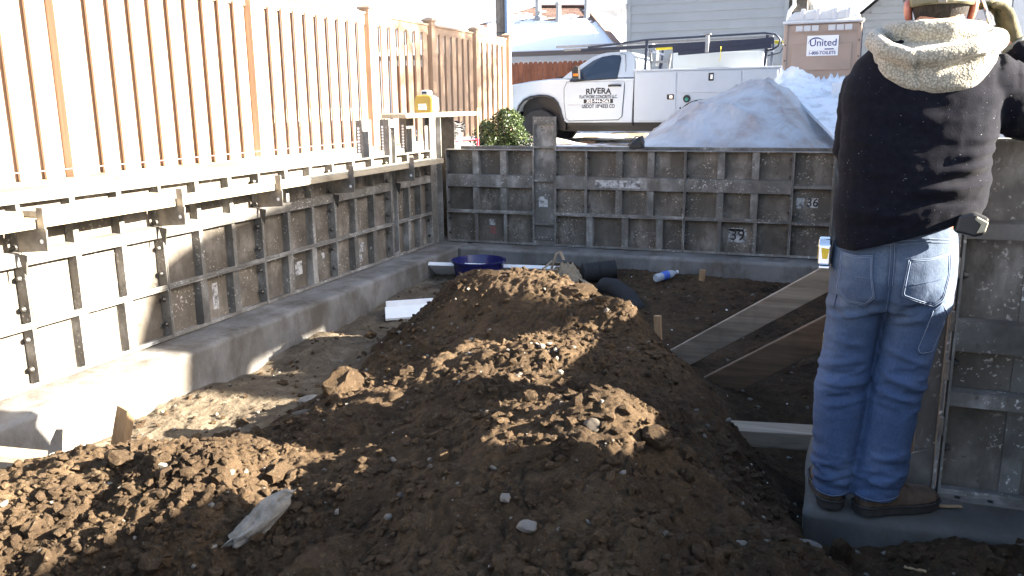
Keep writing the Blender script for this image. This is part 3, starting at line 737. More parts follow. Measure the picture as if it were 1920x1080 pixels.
# ------------------------------------------------------------------ tarp-covered mound, snow heap
def blanket(name, prof, y0, y1, mat, lab, cat, seed, amp, nx=150, ny=80, fold=1, lean=0):
    """cover draped on a heap: crest profile z(x), falling away to both sides"""
    px, pz = zip(*prof); x0, x1 = px[0], px[-1]
    xs_ = np.linspace(x0, x1, nx); tt = np.linspace(-1, 1, ny)
    Xb, T = np.meshgrid(xs_, tt); base = .74
    crest = np.interp(Xb, px, pz)
    prf = np.where(T < 0, 1-np.abs(T)**1.7, 1-np.abs(T)**1.6)
    Z = base+(crest-base)*prf
    yc_ = (y0+y1)/2; Yb = np.where(T < 0, yc_+(yc_-y0)*T, yc_+(y1-yc_)*T)+lean*(Xb-x0)
    Z = Z+amp*fbm(Xb*2.3, Yb*2.3, 4, seed)*(.4+prf)
    rid = np.abs(fbm(Xb*1.7+Yb*1.1*fold, Yb*.9-Xb*.5*fold, 3, seed+4)); Z = Z+amp*2.2*(np.exp(-rid*9))*(.3+prf)
    rid = np.abs(fbm(Xb*4.1-Yb*2.3*fold, Yb*1.9+Xb*2.5, 3, seed+9)); Z = Z+amp*.4*(np.exp(-rid*18))
    Z = np.maximum(Z, base-.2)
    I = np.arange(nx*ny).reshape(ny, nx); q = np.stack([I[:-1,:-1], I[:-1,1:], I[1:,1:], I[1:,:-1]], -1).reshape(-1, 4)
    o = npmesh(name, np.stack([Xb, Yb, Z], -1).reshape(-1, 3), q, mat); tag(o, lab, cat); return o
t_ = NT('dusty_translucent_sheet', .42, 0, .5)
a_ = t_.ramp(t_.noise(2.6, 6, .62, off=False), [(.3, (.41,.44,.48)), (.55, (.36,.37,.39)), (.75, (.29,.275,.265))])
a_ = t_.mix(t_.ramp(t_.noise(1.5, 6, .65, (1,1,1), off=False), [(.44, 0), (.62, .85)]), a_, (.24,.18,.15))
a_ = t_.mix(t_.ramp(t_.noise(11, 4, .7, off=False), [(.7, 0), (.76, .7)]), a_, (.16,.13,.11))
t_.col(a_); n_ = t_.bump(t_.noise(2.6, 4, .5, (1,.35,1), off=False, dist=1.2), .5, .1); t_.bump(t_.noise(30, 3, .5, off=False), .06, .01, n_); MT['tarp'] = t_.m
blanket('plastic_sheet', [(-2.25,.74),(-2.08,.87),(-1.92,1.01),(-1.61,1.22),(-1.3,1.38),(-.95,1.52),(-.71,1.55),(-.47,1.46),(-.3,1.27),(-.08,1.02),(.15,.80)], 8.3, 12.0, MT['tarp'], 'dirty white plastic sheet draped over the heap behind the back wall', 'tarpaulin', 3, .02)
o = blanket('snow_heap', [(-1.6,.74),(-.9,1.36),(-.62,1.60),(-.45,1.62),(-.2,1.53),(.1,1.5),(.5,1.4),(.9,1.1),(1.3,.74)], 9.4, 13.2, MT['snow'], 'white snow-covered heap between plastic sheet and portable toilet', 'snow heap', 33, .06)
# snow covered board leaning down the right of the heap
m = MB(); m.add([(-.37,9.75,1.30),(-.30,9.7,1.33),(.16,9.05,.93),(.10,9.05,.90)], [(0,1,2,3)])
v = [(-.40,10.1,1.38),(.10,10.0,1.36),(.42,9.0,.96),(.10,8.9,.93)]; dz = .035
m = MB(); m.add(v+[(a, b, c-dz) for a, b, c in v], [(0,1,2,3),(7,6,5,4),(0,4,5,1),(1,5,6,2),(2,6,7,3),(3,7,4,0)])
tag(ob('foam_sheet', m, MT['snow']), 'snowy white sheet sloping beside the man at the right of the heap', 'sheet')
v = [(-.02,10.3,1.2),(.42,10.25,1.2),(.42,10.35,1.52),(-.02,10.4,1.53)]
m = MB(); m.add(v+[(a, b+.04, c) for a, b, c in v], [(0,1,2,3),(7,6,5,4),(0,4,5,1),(1,5,6,2),(2,6,7,3),(3,7,4,0)])
tag(ob('foam_sheet', m, MT['foam']), 'white board standing on edge in the snow heap below the toilet', 'sheet')
# black tool bag on the wall top
t = thing('tool_bag', 'small black bag lying on top of the back wall beside the sheet', 'bag', (-1.66, 7.72, .925))
m = MB(); m.rings([[(-1.74+.01, 7.66, .925), (-1.60, 7.66, .925), (-1.60, 7.78, .925), (-1.73, 7.78, .925)], [(-1.72, 7.66, .96), (-1.595, 7.66, .985), (-1.60, 7.78, .985), (-1.72, 7.78, .96)], [(-1.655, 7.68, 1.02), (-1.61, 7.68, 1.045), (-1.612, 7.75, 1.045), (-1.65, 7.75, 1.02)]])
ob('body', m, MT['black'], t, bevel=.01)
m = MB(); m.tube([(-1.73, 7.655, .95), (-1.70, 7.645, 1.0), (-1.655, 7.645, 1.035), (-1.615, 7.65, 1.03), (-1.59, 7.65, .96)], .006, 6); ob('strap', m, MT['dkmetal'], t)
# ------------------------------------------------------------------ portable toilet
TY = 13.9; tx0, tx1 = -.76, .34; tz = .42
t = thing('portable_toilet', 'tan portable toilet with pale translucent roof behind the snow heap', 'portable toilet', ((tx0+tx1)/2, TY, tz))
tan = NT('tan_plastic', .5, 0, .4); tan.col(tan.ramp(tan.noise(2, 5, .6), [(.35, (.34,.255,.20)), (.7, (.40,.305,.245))])); tan.bump(tan.noise(5, 3), .1, .02)
m = MB(); m.box(tx0+.02, tx1-.02, TY, TY+1.1, tz, 2.46); ob('cabin', m, tan.m, t, bevel=.03)
m = MB()
m.box(tx0+.12, tx1-.12, TY-.018, TY-.001, 1.78, 2.17); ob('raised_panel', m, tan.m, t, bevel=.014)
for xx in (-.50, -.02):
    m = MB(); m.box(xx, xx+.13, TY-.02, TY-.001, .6, 1.70); ob('moulded_ridge', m, tan.m, t, bevel=.015)
for xx in (tx0, tx1-.055):
    m = MB(); m.box(xx, xx+.055, TY-.025, TY+.03, tz, 2.455); ob('corner_rail', m, tan.m, t, bevel=.012)
m = MB(); m.box(tx1-.004, tx1+.012, TY-.01, TY+.05, tz, 2.45); ob('edge_strip', m, simple('navy_plastic', (.03,.04,.09), .5), t)
wt = NT('translucent_white_plastic', .35, 0, .5); wt.col((.74,.75,.76)); wt.b.inputs['Transmission Weight'].default_value = .25; wt.b.inputs['Roughness'].default_value = .5
for a_, b_ in ((-.60, -.26), (-.14, .21)):
    for k in range(3):
        ww = (b_-a_)/3; m = MB(); m.box(a_+k*ww+.008, a_+(k+1)*ww-.008, TY-.012, TY-.0015, 2.355, 2.435); ob('vent_window', m, wt.m, t)
    m = MB(); m.box(a_-.04, b_+.04, TY-.026, TY-.014, 2.335, 2.350); ob('vent_ledge', m, tan.m, t)
m = MB(); m.box(tx0-.025, tx1+.025, TY-.045, TY+1.14, 2.462, 2.51); ob('roof_rim', m, wt.m, t, bevel=.018)
prof = [(tx0+.02, 2.5), (tx0+.05, 2.58), (tx0+.14, 2.635), (tx0+.4, 2.66), (tx1-.4, 2.66), (tx1-.14, 2.64), (tx1-.05, 2.585), (tx1-.02, 2.5)]
m = MB(); m.prism(prof, TY-.0, TY+1.1, 'y'); ob('roof_dome', m, wt.m, t, bevel=.03)
for xx in (-.52, -.3, -.06, .13):
    m = MB(); m.prism([(xx-.035, 2.505), (xx+.035, 2.505), (xx+.05, 2.68), (xx-.01, 2.68)], TY-.022, TY+1.05, 'y'); ob('roof_rib', m, wt.m, t, bevel=.012)
for xx, zz in ((-.73, 2.16), (-.73, 1.93), (-.73, 1.70), (-.52, 1.66), (-.35, 1.665), (-.52, 1.585), (-.35, 1.59), (.31, 2.43), (.31, 2.2), (.31, 1.97)):
    m = MB(); m.lathe([(.011, -.032), (.013, -.01)], (xx, TY, zz), 8, 'y'); ob('rivet', m, MT['black'], t)
sg = ob('sign', MB().box(-.42, .025, TY-.026, TY-.0185, 1.99, 2.285), MT['ink_white'], t)
RX = (R(90), 0, 0); ty = TY-.027
text('lettering', 'United', .142, MT['ink_blue'], (-.19, ty, 2.176), RX, t, bold=.0012)
text('lettering', '1-800-TOILETS', .062, MT['ink_blue'], (-.20, ty, 2.03), RX, t, bold=.0016, sx=.98)
ob('underline', MB().box(-.165, -.035, ty-.001, ty, 2.078, 2.094), MT['ink_blue'], t)
m = MB(); arc = [(-.40+.0+.105*(1-math.cos(a))*1.0, 2.175+.085*math.sin(a)) for a in np.linspace(0, 2.6, 24)]
pa = [(-.40+.108*(1-math.cos(a)), 2.172+.088*math.sin(a)) for a in np.linspace(.0, 2.55, 24)]; pb = [(-.396+.108*(1-math.cos(a)), 2.172+.068*math.sin(a)) for a in np.linspace(0, 2.55, 24)]
m.prism(pa+pb[::-1], ty-.001, ty, 'y'); ob('swoosh', m, MT['ink_blue'], t)
ob('fine_print', MB().box(-.40, .0, ty-.001, ty, 2.066, 2.069), simple('grey_print', (.4,.42,.46), .6), t)
# ------------------------------------------------------------------ houses
def siding(parent, x0, x1, y, z0, z1, pitch, mat, zcut=None):
    p0 = None; z = z0; i = 0
    while z < z1-.02:
        top = min(z+pitch*1.02, z1)
        a, b = x0, x1
        if zcut: 
            xx = zcut(z+pitch)
            if xx is None or xx[1]-xx[0] < .2: break
            a, b = xx
        o = ob('siding_board', MB().prism([(y-.032, z), (y-.008, top), (y+.004, top), (y+.004, z)], a, b, 'x'), mat, parent)
        z += pitch; i += 1
# grey house behind the truck
HY = 21.5
t = thing('grey_house', 'pale grey lap-sided house wall rising behind the service truck', 'house', (-3, HY, .6))
ob('wall', MB().box(-4.92, -1.12, HY+.01, HY+9, .3, 6.2), MT['siding'], t)
siding(t, -4.84, -1.2, HY, .7, 5.6, .213, MT['siding'])
for xx in (-4.94, -1.2):
    ob('corner_board', MB().box(xx, xx+.1, HY-.042, HY+.02, .5, 5.8), MT['siding'], t)
m = MB(); m.prism([(HY-.6, 5.5), (HY+4.5, 7.6), (HY+9.6, 5.5), (HY+9.6, 5.35), (HY+4.5, 7.4), (HY-.6, 5.35)], -5.5, -.6, 'x'); ob('roof', m, simple('dark_shingle', (.09,.075,.07), .9, 0, .3, 30, .4), t)
# soffits and gutters beyond its corners, with white downpipes
m = MB(); m.tube([(-5.12, HY-.05, 3.62), (-5.12, HY-.05, 3.45), (-5.0, HY-.04, 3.32), (-4.97, HY-.06, 3.2), (-4.97, HY-.06, .7)], .045, 8); ob('downpipe', m, MT['trim'], t, smooth=50)
m = MB(); m.tube([(-.98, HY-.05, 3.75), (-.98, HY-.05, 3.5), (-1.08, HY-.06, 3.36), (-1.1, HY-.07, 3.2), (-1.1, HY-.07, .7)], .045, 8); ob('downpipe', m, MT['trim'], t, smooth=50)
m = MB(); m.box(-5.6, -4.95, HY-.2, HY+3, 3.6, 3.72); ob('gutter', m, MT['trim'], t)
m = MB(); m.box(-1.1, -.62, HY-.2, HY+3, 3.66, 3.80); ob('gutter', m, MT['trim'], t)
m = MB(); m.box(-1.1, -.7, HY-.0, HY+3, 3.40, 3.64); ob('soffit', m, MT['dkmetal'], t)
# grey gable house at the right, far
GY_ = 23.5
t = thing('gable_house', 'blue-grey gabled house with white rake boards right of the toilet', 'house', (2.5, GY_, .6))
ap = (3.1, 5.6); lx = -.35; lz = 2.55
ob('wall', MB().prism([(.15, .3), (6.3, .3), (6.3, 3.2), ap, (.15, 3.08)], GY_+.01, GY_+9, 'y'), MT['siding2'], t)
siding(t, .2, 6.25, GY_, .7, 5.4, .16, MT['siding2'], lambda z: (.2, 6.25) if z < 3.0 else (max(.2, ap[0]-(ap[1]-z)*1.16), min(6.25, ap[0]+(ap[1]-z)*1.3)))
m = MB(); m.prism([(-.25, 2.78), (ap[0], ap[1]+.12), (ap[0], ap[1]+.36), (-.25, 3.02)], GY_-.35, GY_-.28, 'y'); ob('rake_board', m, MT['trim'], t)
m = MB(); m.prism([(6.6, 2.98), (ap[0], ap[1]+.12), (ap[0], ap[1]+.36), (6.6, 3.22)], GY_-.35, GY_-.28, 'y'); ob('rake_board', m, MT['trim'], t)
m = MB(); m.prism([(-.28, 3.03), (ap[0], ap[1]+.37), (6.65, 3.23), (6.65, 3.13), (ap[0], ap[1]+.27), (-.28, 2.93)], GY_-.4, GY_+9, 'y'); ob('roof', m, MT['snow'], t)
m = MB(); m.prism([(.0, 1.28), (1.9, 2.05), (1.9, 2.18), (.0, 1.41)], GY_-1.2, GY_-.1, 'y'); ob('porch_roof', m, MT['trim'], t)
# low house with snowy hip roof at the left
t = thing('hip_roof_house', 'low house with snow-patched brown hip roof behind the fence end', 'house', (-10, 32, .6))
t_ = NT('snowy_shingles', .8, 0, .3)
br = t_.n('ShaderNodeTexBrick'); br.offset = .5; br.inputs['Scale'].default_value = 1; br.inputs['Brick Width'].default_value = .3; br.inputs['Row Height'].default_value = .14; br.inputs['Mortar Size'].default_value = .012
br.inputs['Color1'].default_value = (.11,.066,.054,1); br.inputs['Color2'].default_value = (.16,.105,.085,1); br.inputs['Mortar'].default_value = (.06,.035,.03,1)
t_.l(t_.tc.outputs['Object'], br.inputs[0])
sx_ = t_.n('ShaderNodeSeparateXYZ'); t_.l(t_.tc.outputs['Object'], sx_.inputs[0])
mr = t_.n('ShaderNodeMapRange'); mr.inputs[1].default_value = 3.2; mr.inputs[2].default_value = 5.1; mr.inputs[3].default_value = .26; mr.inputs[4].default_value = -.36; t_.l(sx_.outputs[2], mr.inputs[0])
ad = t_.n('ShaderNodeMath', operation='ADD'); t_.l(t_.noise(1.1, 7, .66, (1,1,2.2), off=False), ad.inputs[0]); t_.l(mr.outputs[0], ad.inputs[1])
t_.col(t_.mix(t_.ramp(ad.outputs[0], [(.47, 0), (.53, 1)]), br.outputs[0], (.82,.83,.86)))
ex0, ex1, ey0, ey1, ez = -17.0, -7.0, 29.5, 37.5, 3.2
r0_, r1_ = (-11.3, 33.2, 5.12), (-9.25, 33.2, 5.02)
m = MB(); m.add([(ex0, ey0, ez), (ex1, ey0, ez), (ex1, ey1, ez), (ex0, ey1, ez), r0_, r1_, (ex0, ey0, ez-.12), (ex1, ey0, ez-.12), (ex1, ey1, ez-.12), (ex0, ey1, ez-.12)],
    [(0,1,5,4), (1,2,5), (2,3,4,5), (3,0,4), (6,7,1,0), (7,8,2,1), (8,9,3,2), (9,6,0,3), (9,8,7,6)]); rf = ob('roof', m, t_.m, t)
LOC[rf.name] = LOC[t.name]
for a_, b_ in (((ex1, ey0, ez), r1_), (r0_, r1_)):
    m = MB(); m.bar(Vector(a_)+Vector((0,0,.03)), Vector(b_)+Vector((0,0,.03)), .22, .05); ob('ridge_cap', m, simple('ridge_shingle', (.22,.14,.11), .9, 0, .2, 9, .3), rf)
for px_, py_, z0, z1, r_ in ((-10.9, 32.2, 4.55, 5.25, .11), (-9.98, 31.9, 4.45, 5.0, .09), (-8.95, 32.2, 4.5, 5.5, .1)):
    m = MB(); m.lathe([(r_*1.5, z0-.1), (r_*1.4, z0+.05), (r_, z0+.1), (r_, z1), (r_*1.5, z1), (r_*1.5, z1+.07), (r_*.7, z1+.09)], (px_, py_, 0), 14); ob('vent_pipe', m, MT['siding2'], rf, smooth=40)
ob('wall', MB().box(-16.5, -7.5, 30, 37, .3, 3.05), MT['trim'], t)
ob('gutter', MB().box(-17, -7, 29.36, 29.48, 3.0, 3.16), simple('brown_gutter', (.16,.12,.1), .6), t)
# cedar fence in front of it
t = thing('cedar_fence', 'red-brown cedar fence with rounded pickets behind the truck', 'fence', (-7, 22.6, .6))
zt = 2.46; pk = None
prof = [(-.068, .0), (.068, 0), (.068, zt-.6-.06), (.05, zt-.6-.02), (.025, zt-.6), (-.025, zt-.6), (-.05, zt-.6-.02), (-.068, zt-.6-.06)]
for k in range(58):
    if pk is None: pk = ob('picket', MB().prism(prof, 0, .018, 'y'), MT['cedar'], t, w=False); q = pk
    else: q = pk.copy(); COL.objects.link(q); q.parent = t
    q.location = (-5.2+k*.142, 0, 0) if False else (-5.0+k*.142, (k % 3)*.004, random.uniform(-.012, .012))
for z in (1.0, 1.6, 2.2): ob('rail', MB().box(-12, -3.8, 22.625, 22.66, z, z+.08), MT['cedar'], t)
# utility pole
t = thing('utility_pole', 'weathered utility pole with blue conduit rising behind the fence end', 'utility pole', (-7.12, 18.6, .6))
m = MB(); m.lathe([(.155, .3), (.13, 9)], (-7.16, 18.6, 0), 16); ob('pole', m, MT['pole'], t, smooth=40)
m = MB(); m.box(-7.03, -6.97, 18.42, 18.5, .4, 8.5); ob('conduit', m, simple('blue_conduit', (.16,.24,.36), .5), t)
for z in (2.9, 2.6): ob('strap', MB().lathe([(.15, z), (.15, z+.03)], (-7.16, 18.6, 0), 16), MT['dkmetal'], t)
# bare trees far off
def bare_tree(lab, base, h, seed, spread=.5):
    t = thing('bare_tree', lab, 'tree', base, 0, 'bare winter trees'); rg = random.Random(seed); m = MB(); tr = MB()
    def grow(p, d, L, r, lv, mb):
        pts = [p]; rs = [r]; n = 4
        for i in range(n):
            d = (d+Vector((rg.gauss(0,.13), rg.gauss(0,.13), rg.gauss(0,.07)+.05))).normalized(); p = p+d*L/n; pts.append(p); rs.append(r*(1-.35*(i+1)/n))
        mb.tube(pts, rs, 6 if lv < 2 else 4)
        if lv >= 5: return
        for k in range(rg.choice((2,3,3)) if lv < 4 else 2):
            nd = (d+Vector((rg.gauss(0, spread), rg.gauss(0, spread), rg.gauss(.15, .25)))).normalized()
            grow(pts[-1] if k else pts[rg.choice((2,3,4))], nd, L*rg.uniform(.6, .8), rs[-1]*.68, lv+1, m)
    grow(Vector(base), Vector((0,0,1)), h*.3, h*.02, 0, tr)
    ob('trunk', tr, MT['pole'], t, smooth=1); ob('branches', m, MT['pole'], t, smooth=1, kind='stuff')
def twiggy(lab, base, c, R_, n, seed):
    t = thing('bare_tree', lab, 'tree', base, 0, 'bare trees beyond the right edge'); rg = np.random.default_rng(seed); m = MB(); tr = MB()
    tr.tube([base, (c[0]-.3, c[1], c[2]-R_*.7), (c[0], c[1], c[2]-.3), (c[0]+.2, c[1], c[2]+R_*.6)], [.28, .22, .14, .05], 10)
    for i in range(n):
        d = rg.normal(0, 1, 3); d /= np.linalg.norm(d); d[2] *= .8; r0 = R_*rg.uniform(.1, .75); p = np.array(c)+d*r0*np.array([1,1.15,1])
        e = d*.6+rg.normal(0, .55, 3); e /= np.linalg.norm(e); L = R_*rg.uniform(.2, .5); q = p+e*L*.5+rg.normal(0, .06, 3); w = p+e*L+np.array([0,0,.15])
        th = rg.uniform(.006, .028)
        m.tube([p, q, w], [th, th*.7, th*.3], 3, cap=False)
        if i < 40: m.tube([np.array(c)*.75+np.array([c[0]-.1, c[1], c[2]-R_*.8])*.25, p], [.05, .02], 5)
    ob('trunk', tr, MT['pole'], t, smooth=1); ob('branches', m, MT['pole'], t, kind='stuff')
twiggy('big bare tree beyond the right edge whose twigs dapple the far fence', (10.2, 15.8, .6), (10.2, 15.8, 8.6), 2.9, 1500, 5)
bare_tree('bare winter tree behind the snowy hip roof, left of the grey house', (-8.6, 39, .6), 8.5, 4)
bare_tree('bare winter tree seen between the grey house and the toilet', (-.9, 34, .6), 6.0, 9)
# white-sided building at the right: its wall end shows behind the man, its eave shades the pit
hx, hy = .83, 5.62
t = thing('white_building', 'white-sided building whose corner shows behind the man at right edge', 'house', (hx, hy, .6))
ob('wall', MB().box(hx, 3.05, hy+.02, 12.4, .4, 2.56), MT['sidingW'], t)
m = MB(); m.box(hx-.015, hx+.075, hy-.022, hy+.1, .5, 2.56); ob('corner_board', m, MT['trim'], t)
pn = None
for k in range(11):
    if pn is None: pn = ob('vertical_siding', MB().box(.003, .197, -.004, .018, -.1, 1.95), MT['sidingW'], t, w=False, bevel=.003); q = pn
    else: q = pn.copy(); COL.objects.link(q); q.parent = t
    q.location = (.082+k*.2, 0, 0)
m = MB(); m.prism([(hx-.06, 2.565), (3.1, 2.58), (3.1, 2.65), (hx-.06, 2.63)], hy-.06, 12.5, 'y'); ob('roof', m, bpy.data.materials['dark_shingle'], t)
# ------------------------------------------------------------------ white service truck (near side faces -Y)
TYn = 18.0; TW = 2.0; TYf = TYn+TW
truck = thing('service_truck', 'white pickup truck with service body and lettered door parked behind the pit', 'truck', (-4, TYn+1, .42))
wp, bp = MT['white_paint'], MT['white_matt']
# lower body: hood, fender with wheel arch, door and sill; sides tucked in below and above the belt
low = [(-4.0,.92),(-5.45,.92),(-5.53,.99),(-5.56,1.06),(-5.60,1.22),(-5.66,1.36),(-5.75,1.45),(-5.88,1.50),(-6.06,1.515),(-6.28,1.49),(-6.44,1.42),(-6.55,1.30),(-6.60,1.17),(-6.82,1.19),(-6.86,1.30),(-6.84,1.52),(-6.80,1.70),(-6.74,1.76),(-6.3,1.825),(-5.83,1.865),(-5.53,1.88),(-5.3,1.86),(-3.97,1.86)]
def skin(poly, ys_):
    """stack of inset copies of a side outline across the truck"""
    m = MB(); cx = sum(p[0] for p in poly)/len(poly)
    rings = []
    for y, dz, sx in ys_:
        rings.append([(cx+(x-cx)*sx, y, z-(dz if z > 1.7 else 0)) for x, z in poly])
    m.rings(rings); return m
m = skin(low, [(TYn+.012, .07, .998), (TYn+.0, .035, 1), (TYn+.04, .01, 1), (TYn+.16, 0, 1), (TYn+1.0, -.03, 1), (TYf-.16, 0, 1), (TYf-.04, .01, 1), (TYf, .035, 1)])
ob('body', m, wp, truck, smooth=30)
# cab roof, raked pillars, sides leaning in
roofp = [(-5.56,1.86),(-5.40,1.985),(-5.13,2.16),(-4.93,2.285),(-4.77,2.345),(-4.63,2.375),(-4.39,2.39),(-4.09,2.375),(-4.02,2.32),(-3.98,2.18),(-3.965,1.86)]
def gh(poly, z0, z1, ins, y0, y1):
    m = MB(); rg = []
    f = lambda z: ins*min(1, max(0, (z-z0)/(z1-z0)))**1.2
    a = [(x, y0+.01+f(z), z) for x, z in poly]; a2 = [(x, y0+.07+f(z)*1.05, z+.012) for x, z in poly]
    b = [(x, y1-.01-f(z), z) for x, z in poly]; b2 = [(x, y1-.07-f(z)*1.05, z+.012) for x, z in poly]
    m.rings([a, a2, b2, b]); return m
ob('cab_roof', gh(roofp, 1.86, 2.4, .17, TYn, TYf), wp, truck, smooth=35)
glz = [(-5.38,1.815),(-5.26,1.95),(-5.08,2.085),(-4.88,2.215),(-4.70,2.285),(-4.48,2.315),(-4.32,2.31),(-4.285,2.25),(-4.31,2.02),(-4.34,1.845),(-4.88,1.825),(-5.26,1.80)]
fy = lambda z: TYn+.004+.17*min(1, max(0, (z-1.86)/.54))**1.2
def sheet(poly, off, th=.004):
    m = MB(); a = [(x, fy(z)-off, z) for x, z in poly]; b = [(x, fy(z)-off+th, z) for x, z in poly]; m.rings([a, b]); return m
gl2 = [(-4.85+(x+4.85)*1.025, 2.06+(z-2.06)*1.06) for x, z in glz]
door = thing  # (door is a part with sub-parts)
dp = [(-5.50,1.66),(-5.50,1.35),(-5.46,1.02),(-5.40,.965),(-4.30,.985),(-4.22,1.05),(-4.18,1.62),(-4.17,1.78),(-5.44,1.78)]
dr = ob('door', sheet(dp, .008, .011), wp, truck, bevel=.004); LOC[dr.name] = LOC[truck.name]
ob('window_seal', sheet(gl2, .006, .006), MT['black'], dr)
ob('window', sheet(glz, .012, .004), MT['glass'], dr)
gap = simple('panel_gap', (.10,.105,.11), .8, 0, .05, 5, 0)
m = MB(); m.tube([(x, fy(z)-.003, z) for x, z in [(-5.44,1.79),(-5.505,1.66),(-5.505,1.35),(-5.465,1.01),(-5.40,.955),(-4.30,.975),(-4.212,1.045),(-4.17,1.62),(-4.155,2.1),(-4.19,2.33),(-4.3,2.36)]], .008, 5); ob('door_gap', m, gap, truck)
m = MB(); m.tube([(-4.51,TYn-.012,1.69),(-4.44,TYn-.035,1.695),(-4.32,TYn-.035,1.695),(-4.24,TYn-.012,1.69)], .022, 8); ob('handle', m, MT['black'], dr, smooth=1)
m = MB(); m.bar((-5.38,TYn-.006,1.80),(-4.34,TYn-.006,1.835), .012, .02); ob('belt_strip', m, MT['black'], dr)
mi = ob('mirror', MB().prism([(-5.25,1.84),(-5.26,2.05),(-5.17,2.12),(-5.10,2.08),(-5.09,1.83)], TYn-.27, TYn-.15, 'y'), MT['black'], truck, bevel=.02)
ob('mirror_arm', MB().bar((-5.17,TYn-.15,1.9),(-5.17,TYn+.02,1.88), .05, .06), MT['black'], truck)
LOC[mi.name] = LOC[truck.name]; ob('indicator', MB().box(-5.22,-5.12,TYn-.278,TYn-.271,1.90,1.95), MT['orange'], mi)
ob('windscreen', MB().add([(-5.51,TYn+.16,1.905),(-5.51,TYf-.16,1.905),(-4.80,TYf-.27,2.35),(-4.80,TYn+.27,2.35)], [(0,1,2,3)]).add([(-5.50,TYn+.16,1.893),(-5.50,TYf-.16,1.893),(-4.79,TYf-.27,2.338),(-4.79,TYn+.27,2.338)], [(3,2,1,0)]), MT['glass'], truck)
ob('wiper_cowl', MB().box(-5.68,-5.56,TYn+.1,TYf-.1,1.885,1.905), MT['black'], truck)
hl = ob('headlight', MB().prism([(-6.80,1.45),(-6.84,1.66),(-6.70,1.66),(-6.70,1.48)], TYn-.012, TYn+.25, 'y'), MT['chrome'], truck, bevel=.01)
LOC[hl.name] = LOC[truck.name]; ob('indicator', MB().prism([(-6.79,1.48),(-6.80,1.60),(-6.71,1.60),(-6.71,1.49)], TYn-.02, TYn-.013, 'y'), MT['orange'], hl)
bm_ = ob('front_bumper', MB().prism([(-6.60,1.17),(-6.60,.95),(-6.86,.95),(-6.95,1.0),(-6.96,1.15),(-6.86,1.19)], TYn+.0, TYf, 'y'), MT['chrome'], truck, bevel=.02)
ob('grille', MB().box(-6.90,-6.85,TYn+.3,TYf-.3,1.25,1.68), MT['dkmetal'], truck)
ar = [(-5.52,.98),(-5.555,1.06),(-5.60,1.22),(-5.66,1.36),(-5.75,1.45),(-5.88,1.50),(-6.06,1.515),(-6.28,1.49),(-6.44,1.42),(-6.55,1.30),(-6.60,1.17)]
m = MB(); m.tube([(x, TYn+.0, z-.008) for x, z in ar], .026, 6); ob('wheel_arch_lip', m, MT['black'], truck, smooth=1)
m = MB(); m.box(-6.57,-5.57,TYn+.32,TYf-.32,.75,1.5); ob('wheel_well', m, MT['black'], truck)
m = MB(); m.box(-6.5,-1.1,TYn+.45,TYf-.45,.72,.93); m2 = MB().box(-5.45,-4.0,TYn+.08,TYn+.2,.86,.925); ob('chassis', m, MT['black'], truck); ob('sill', m2, MT['black'], truck)
def wheel(x, y, z, r=.405, w=.25, face=-1):
    tw = ob('wheel', MB().lathe([(r*.60, -w/2), (r*.72, -w/2-.004), (r*.93, -w/2+.012), (r*.99, -w/2+.045), (r, 0), (r*.99, w/2-.045), (r*.93, w/2-.012), (r*.6, w/2)], (x, y, z), 40, 'y'), MT['rubber'], truck, smooth=35)
    LOC[tw.name] = LOC[truck.name]
    yf_ = y+face*w/2
    ob('rim', MB().lathe([(r*.62, -w/2-.006), (r*.60, -w/2+.02), (r*.54, -w/2+.05), (r*.46, -w/2+.05), (r*.3, -w/2+.015), (r*.2, -w/2-.012), (r*.16, -w/2-.02), (.001, -w/2-.02)], (x, y, z), 32, 'y', cap=False), MT['chrome'], tw, smooth=30)
    for k in range(8):
        a = k*math.pi/4; ob('rim_hole', MB().lathe([(.022, -w/2+.03), (.022, -w/2+.037)], (x+r*.43*math.cos(a), y, z+r*.43*math.sin(a)), 8, 'y'), MT['black'], tw)
for xx in (-6.12, -2.55):
    wheel(xx, TYn+.17, .82); wheel(xx, TYf-.17, .82, face=1)
# lettering on the door
yl_ = TYn-.0095
blk = MT['ink']
text('lettering', 'RIVERA', .165, blk, (-4.735, yl_, 1.585), RX, dr, sx=1.06, bold=.005, arc=.28)
text('lettering', 'FLATWORK CONCRETE LLC.', .098, blk, (-4.735, yl_, 1.462), RX, dr, sx=.66, bold=.002)
ob('number_plate', MB().box(-5.06, -4.41, yl_-.001, yl_+.0005, 1.328, 1.415), blk, dr)
text('lettering', '303-944-2563', .098, MT['ink_white'], (-4.735, yl_-.0025, 1.371), RX, dr, sx=.97, bold=.002)
text('lettering', 'USDOT 1094323 CO', .108, blk, (-4.735, yl_, 1.262), RX, dr, sx=.76, bold=.003)
ob('emblem', MB().box(-5.41, -5.26, yl_-.003, yl_, 1.29, 1.307), simple('grey_emblem', (.42,.42,.43), .4), dr); ob('emblem', MB().box(-5.24, -5.12, yl_-.003, yl_, 1.293, 1.305), bpy.data.materials['grey_emblem'], dr)
